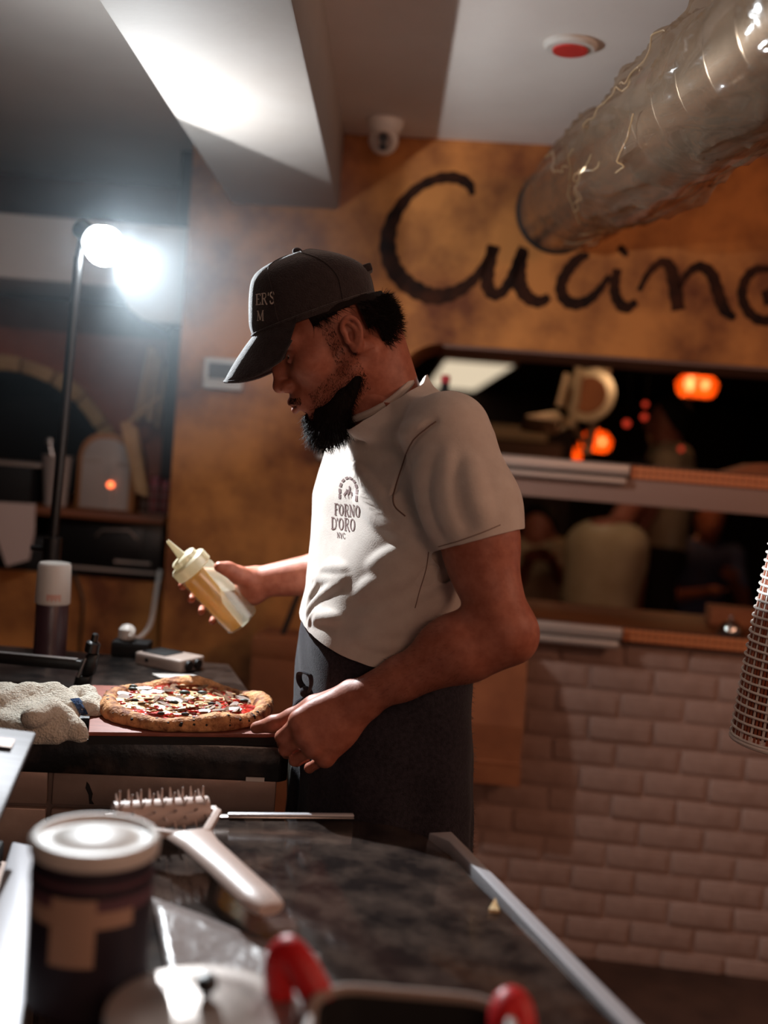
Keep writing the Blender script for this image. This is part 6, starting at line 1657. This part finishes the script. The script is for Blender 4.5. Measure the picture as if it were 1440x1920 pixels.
MB().tube([r0_ - ra * .006, r0_ - ra * .006 + hd_ * .030, h0 - hd_ * .006 - ra * .02, h0], .0065, 8, flat=.8).build('yoke', M_dock, dk)
MB().cyl(r0_ - ra * .010, r1_ + ra * .012, .006, n=12).build('axle', M_dock, dk)

# limp plastic sheet
M_sheet = film('grey_sheet', srgb(170, 156, 152), transp=0.35, gloss=0.12, rough=0.3, transl=0.3, bump=.2, bscale=30)
gx_, gy_ = 14, 8; vs = []; cA, cB_, cC, cD = PZ(283, 1702, NT), PZ(600, 1800, NT), PZ(610, 1905, NT), PZ(322, 1895, NT)
for j in range(gy_ + 1):
    for i in range(gx_ + 1):
        u, v = i / gx_, j / gy_; p = (cA * (1 - u) + cB_ * u) * (1 - v) + (cD * (1 - u) + cC * u) * v
        vs.append(p + WZ * (.0015 + .004 * abs(math.sin(u * 5 + v * 3)) * (1 - v) + (.010 * (1 - u) ** 3)))
fs = [(j * (gx_ + 1) + i, j * (gx_ + 1) + i + 1, (j + 1) * (gx_ + 1) + i + 1, (j + 1) * (gx_ + 1) + i) for j in range(gy_) for i in range(gx_)]
me = MB().add(vs, fs).mesh('sheet'); o = link('plastic_sheet', solidify(me, .0008), M_sheet, None, True); tag(o, 'limp greyish plastic sheet on the worktop below the docker handle', 'sheet')

# pot with lid
lp0 = PZ(384, 1898, NT + .055); pt = empty('lidded_pot', (lp0.x, lp0.y, NT), 'small aluminium pot with a shiny lid and black knob, bottom foreground', 'pot')
Lp = Vector((lp0.x, lp0.y, NT)); RP = .076
M_alu = mat('polished_aluminium', srgb(176, 166, 160), 0.34, 0.6, bump=.04, bscale=20)
MB().lathe([(RP - .010, .0006), (RP - .002, .006), (RP, .048), (RP + .003, .050)], Lp, WZ, 44).build('pot_body', M_alu, pt)
MB().lathe([(RP + .001, .0505), (RP + .004, .052), (RP + .003, .056), (RP - .006, .058), (RP - .012, .0565), (RP * .55, .0635), (RP * .3, .067), (.001, .068)], Lp, WZ, 48).build('lid', M_alu, pt)
MB().lathe([(.004, .068), (.004, .073), (.0085, .075), (.009, .082), (.006, .086), (.001, .087)], Lp, WZ, 20).build('knob', M_black, pt)

# black tub with red grips
t0_, t1_ = PZ(596, 1846, NT + .075), PZ(948, 1876, NT + .075); td = (t1_ - t0_); td.z = 0; tl = td.length; td.normalize(); tp_ = Vector((td.y, -td.x, 0))
tubo = empty('roasting_tub', Vector((t0_.x, t0_.y, NT)), 'black rounded tub with a glossy rim and red grips, bottom foreground', 'tub')
def rr2(w0, w1, d0_, d1_, r, z, n=6):
    pts = []
    for cx_, cy_, a0 in ((w1 - r, d1_ - r, 0), (w0 + r, d1_ - r, 90), (w0 + r, d0_ + r, 180), (w1 - r, d0_ + r, 270)):
        for a in np.linspace(a0, a0 + 90, n): pts.append(Vector((t0_.x, t0_.y, NT)) + td * (cx_ + r * math.cos(math.radians(a))) + tp_ * (cy_ + r * math.sin(math.radians(a))) + WZ * z)
    return pts
MB().rings([rr2(.012, tl - .012, .012, .20, .03, .0006), rr2(0, tl, 0, .212, .035, .02), rr2(-.002, tl + .002, -.002, .214, .036, .070), rr2(.006, tl - .006, .006, .206, .03, .0705), rr2(.010, tl - .010, .010, .202, .03, .02), rr2(.02, tl - .02, .02, .19, .03, .012)], True, True).build('basin', M_blackmat, tubo)
MB().tube(rr2(-.002, tl + .002, -.002, .214, .036, .0725), .0048, 8, True).build('rim', M_grey, tubo)
M_redg = mat('red_silicone', srgb(196, 26, 30), 0.42, bump=.05)
def grip(pts, rad): 
    mb = MB(); mb.tube(smooth_path(pts, 5), rad, 12, flat=1.25); return mb.build('grip', M_redg, tubo)
yb = t0_.y
grip([P(524, 1868, yb + .01), P(522, 1812, yb + .012), P(536, 1786, yb + .010), P(556, 1800, yb + .004), P(580, 1838, yb - .002), P(598, 1880, yb - .006), P(596, 1950, yb - .01)], .0115)
yb2 = t1_.y
grip([P(944, 1960, yb2 - .03), P(946, 1900, yb2 - .016), P(960, 1876, yb2 - .008), P(976, 1900, yb2 - .014), P(978, 1960, yb2 - .03)], .011)

# steel prep unit at far left: rail and raised lid
r0, r1 = PZ(66, 1585, NT - .001), PZ(46, 1925, NT - .001)
un = empty('prep_unit', (-0.55, 1.1, 0), 'steel prep unit with a bright edge rail and propped lid, far left', 'prep unit')
d_ = (r1 - r0); r_end = r0 + d_ * 1.6; r_st = r0
mb = MB(); mb.gprism([r_st, r_end, r_end + Vector((-.075, 0, 0)), r_st + Vector((-.032, .01, 0))], (0, 0, -.03)); mb.build('edge_rail', M_edge, un, bevel=.004)
MB().prism([(-.95, r_end.y), (r_end.x - .05, r_end.y), (r0.x - .035, r0.y), (r0.x - .04, 1.38), (-.95, 1.38)], .0006, NT - .04).build('carcass', M_steel_dull, un, smooth=False)
MB().prism([(-.95, r_end.y), (r_end.x - .07, r_end.y), (r0.x - .045, r0.y), (r0.x - .05, 1.38), (-.95, 1.38)], NT - .039, NT - .012).build('well_frame', M_blackmat, un, bevel=.004)
# lid: its right edge falls toward the camera
la, lb = PY(66, 1388, 1.40), PY(-8, 1560, 1.16)
lv_ = Vector((-1, -.02, .05)).normalized()
mb = MB(); mb.gprism([la, lb, lb + lv_ * .40, la + lv_ * .40], (0, .004, .010)); mb.build('lid_panel', M_bright, un, bevel=.003)
e2_ = (lb - la).normalized(); nn_ = e2_.cross(lv_).normalized(); nn_ = nn_ if nn_.z > 0 else -nn_
mb = MB(); mb.gprism([la + e2_ * .035 + lv_ * .02 + nn_ * .0125, la + e2_ * .035 + lv_ * .33 + nn_ * .0125, la + e2_ * .06 + lv_ * .33 + nn_ * .0125, la + e2_ * .06 + lv_ * .02 + nn_ * .0125], nn_ * .001); mb.build('lid_recess', M_steel_dull, un, smooth=False)
MB().cyl(la + lv_ * .2 - WZ * .001, Vector((la.x - .2, 1.37, NT - .02)), .008, n=10).build('lid_prop', M_steel_dull, un)

# ------------------------------------------------------------------ added scattering volume imitating lens bloom around the lamp
BLOOM_D = 0.09
hz = bpy.data.materials.new('bloom_volume'); hz.use_nodes = True
nt = hz.node_tree; nt.nodes.remove(nt.nodes['Principled BSDF'])
vs_ = nt.nodes.new('ShaderNodeVolumeScatter'); vs_.inputs['Color'].default_value = (0.80, 0.92, 1, 1); vs_.inputs['Anisotropy'].default_value = 0.2
tc = nt.nodes.new('ShaderNodeTexCoord'); ln = nt.nodes.new('ShaderNodeVectorMath'); ln.operation = 'LENGTH'
mr = nt.nodes.new('ShaderNodeMapRange'); mr.inputs['From Min'].default_value = 1.0; mr.inputs['From Max'].default_value = 0.0
ml = nt.nodes.new('ShaderNodeMath'); ml.operation = 'MULTIPLY'; ml.inputs[1].default_value = BLOOM_D
nt.links.new(tc.outputs['Object'], ln.inputs[0]); nt.links.new(ln.outputs['Value'], mr.inputs['Value']); nt.links.new(mr.outputs[0], ml.inputs[0]); nt.links.new(ml.outputs[0], vs_.inputs['Density'])
nt.links.new(vs_.outputs[0], nt.nodes['Material Output'].inputs['Volume'])
hb = MB().ball((0, 0, 0), 1.0, 24, 16).build('bloom_volume', hz)
hb.location = LAMP + Vector((0, 0, -.02)); hb.scale = (.62, .60, .50)
tag(hb, 'faint bluish scattering volume added for the bloom around the studio lamp', kind='stuff')
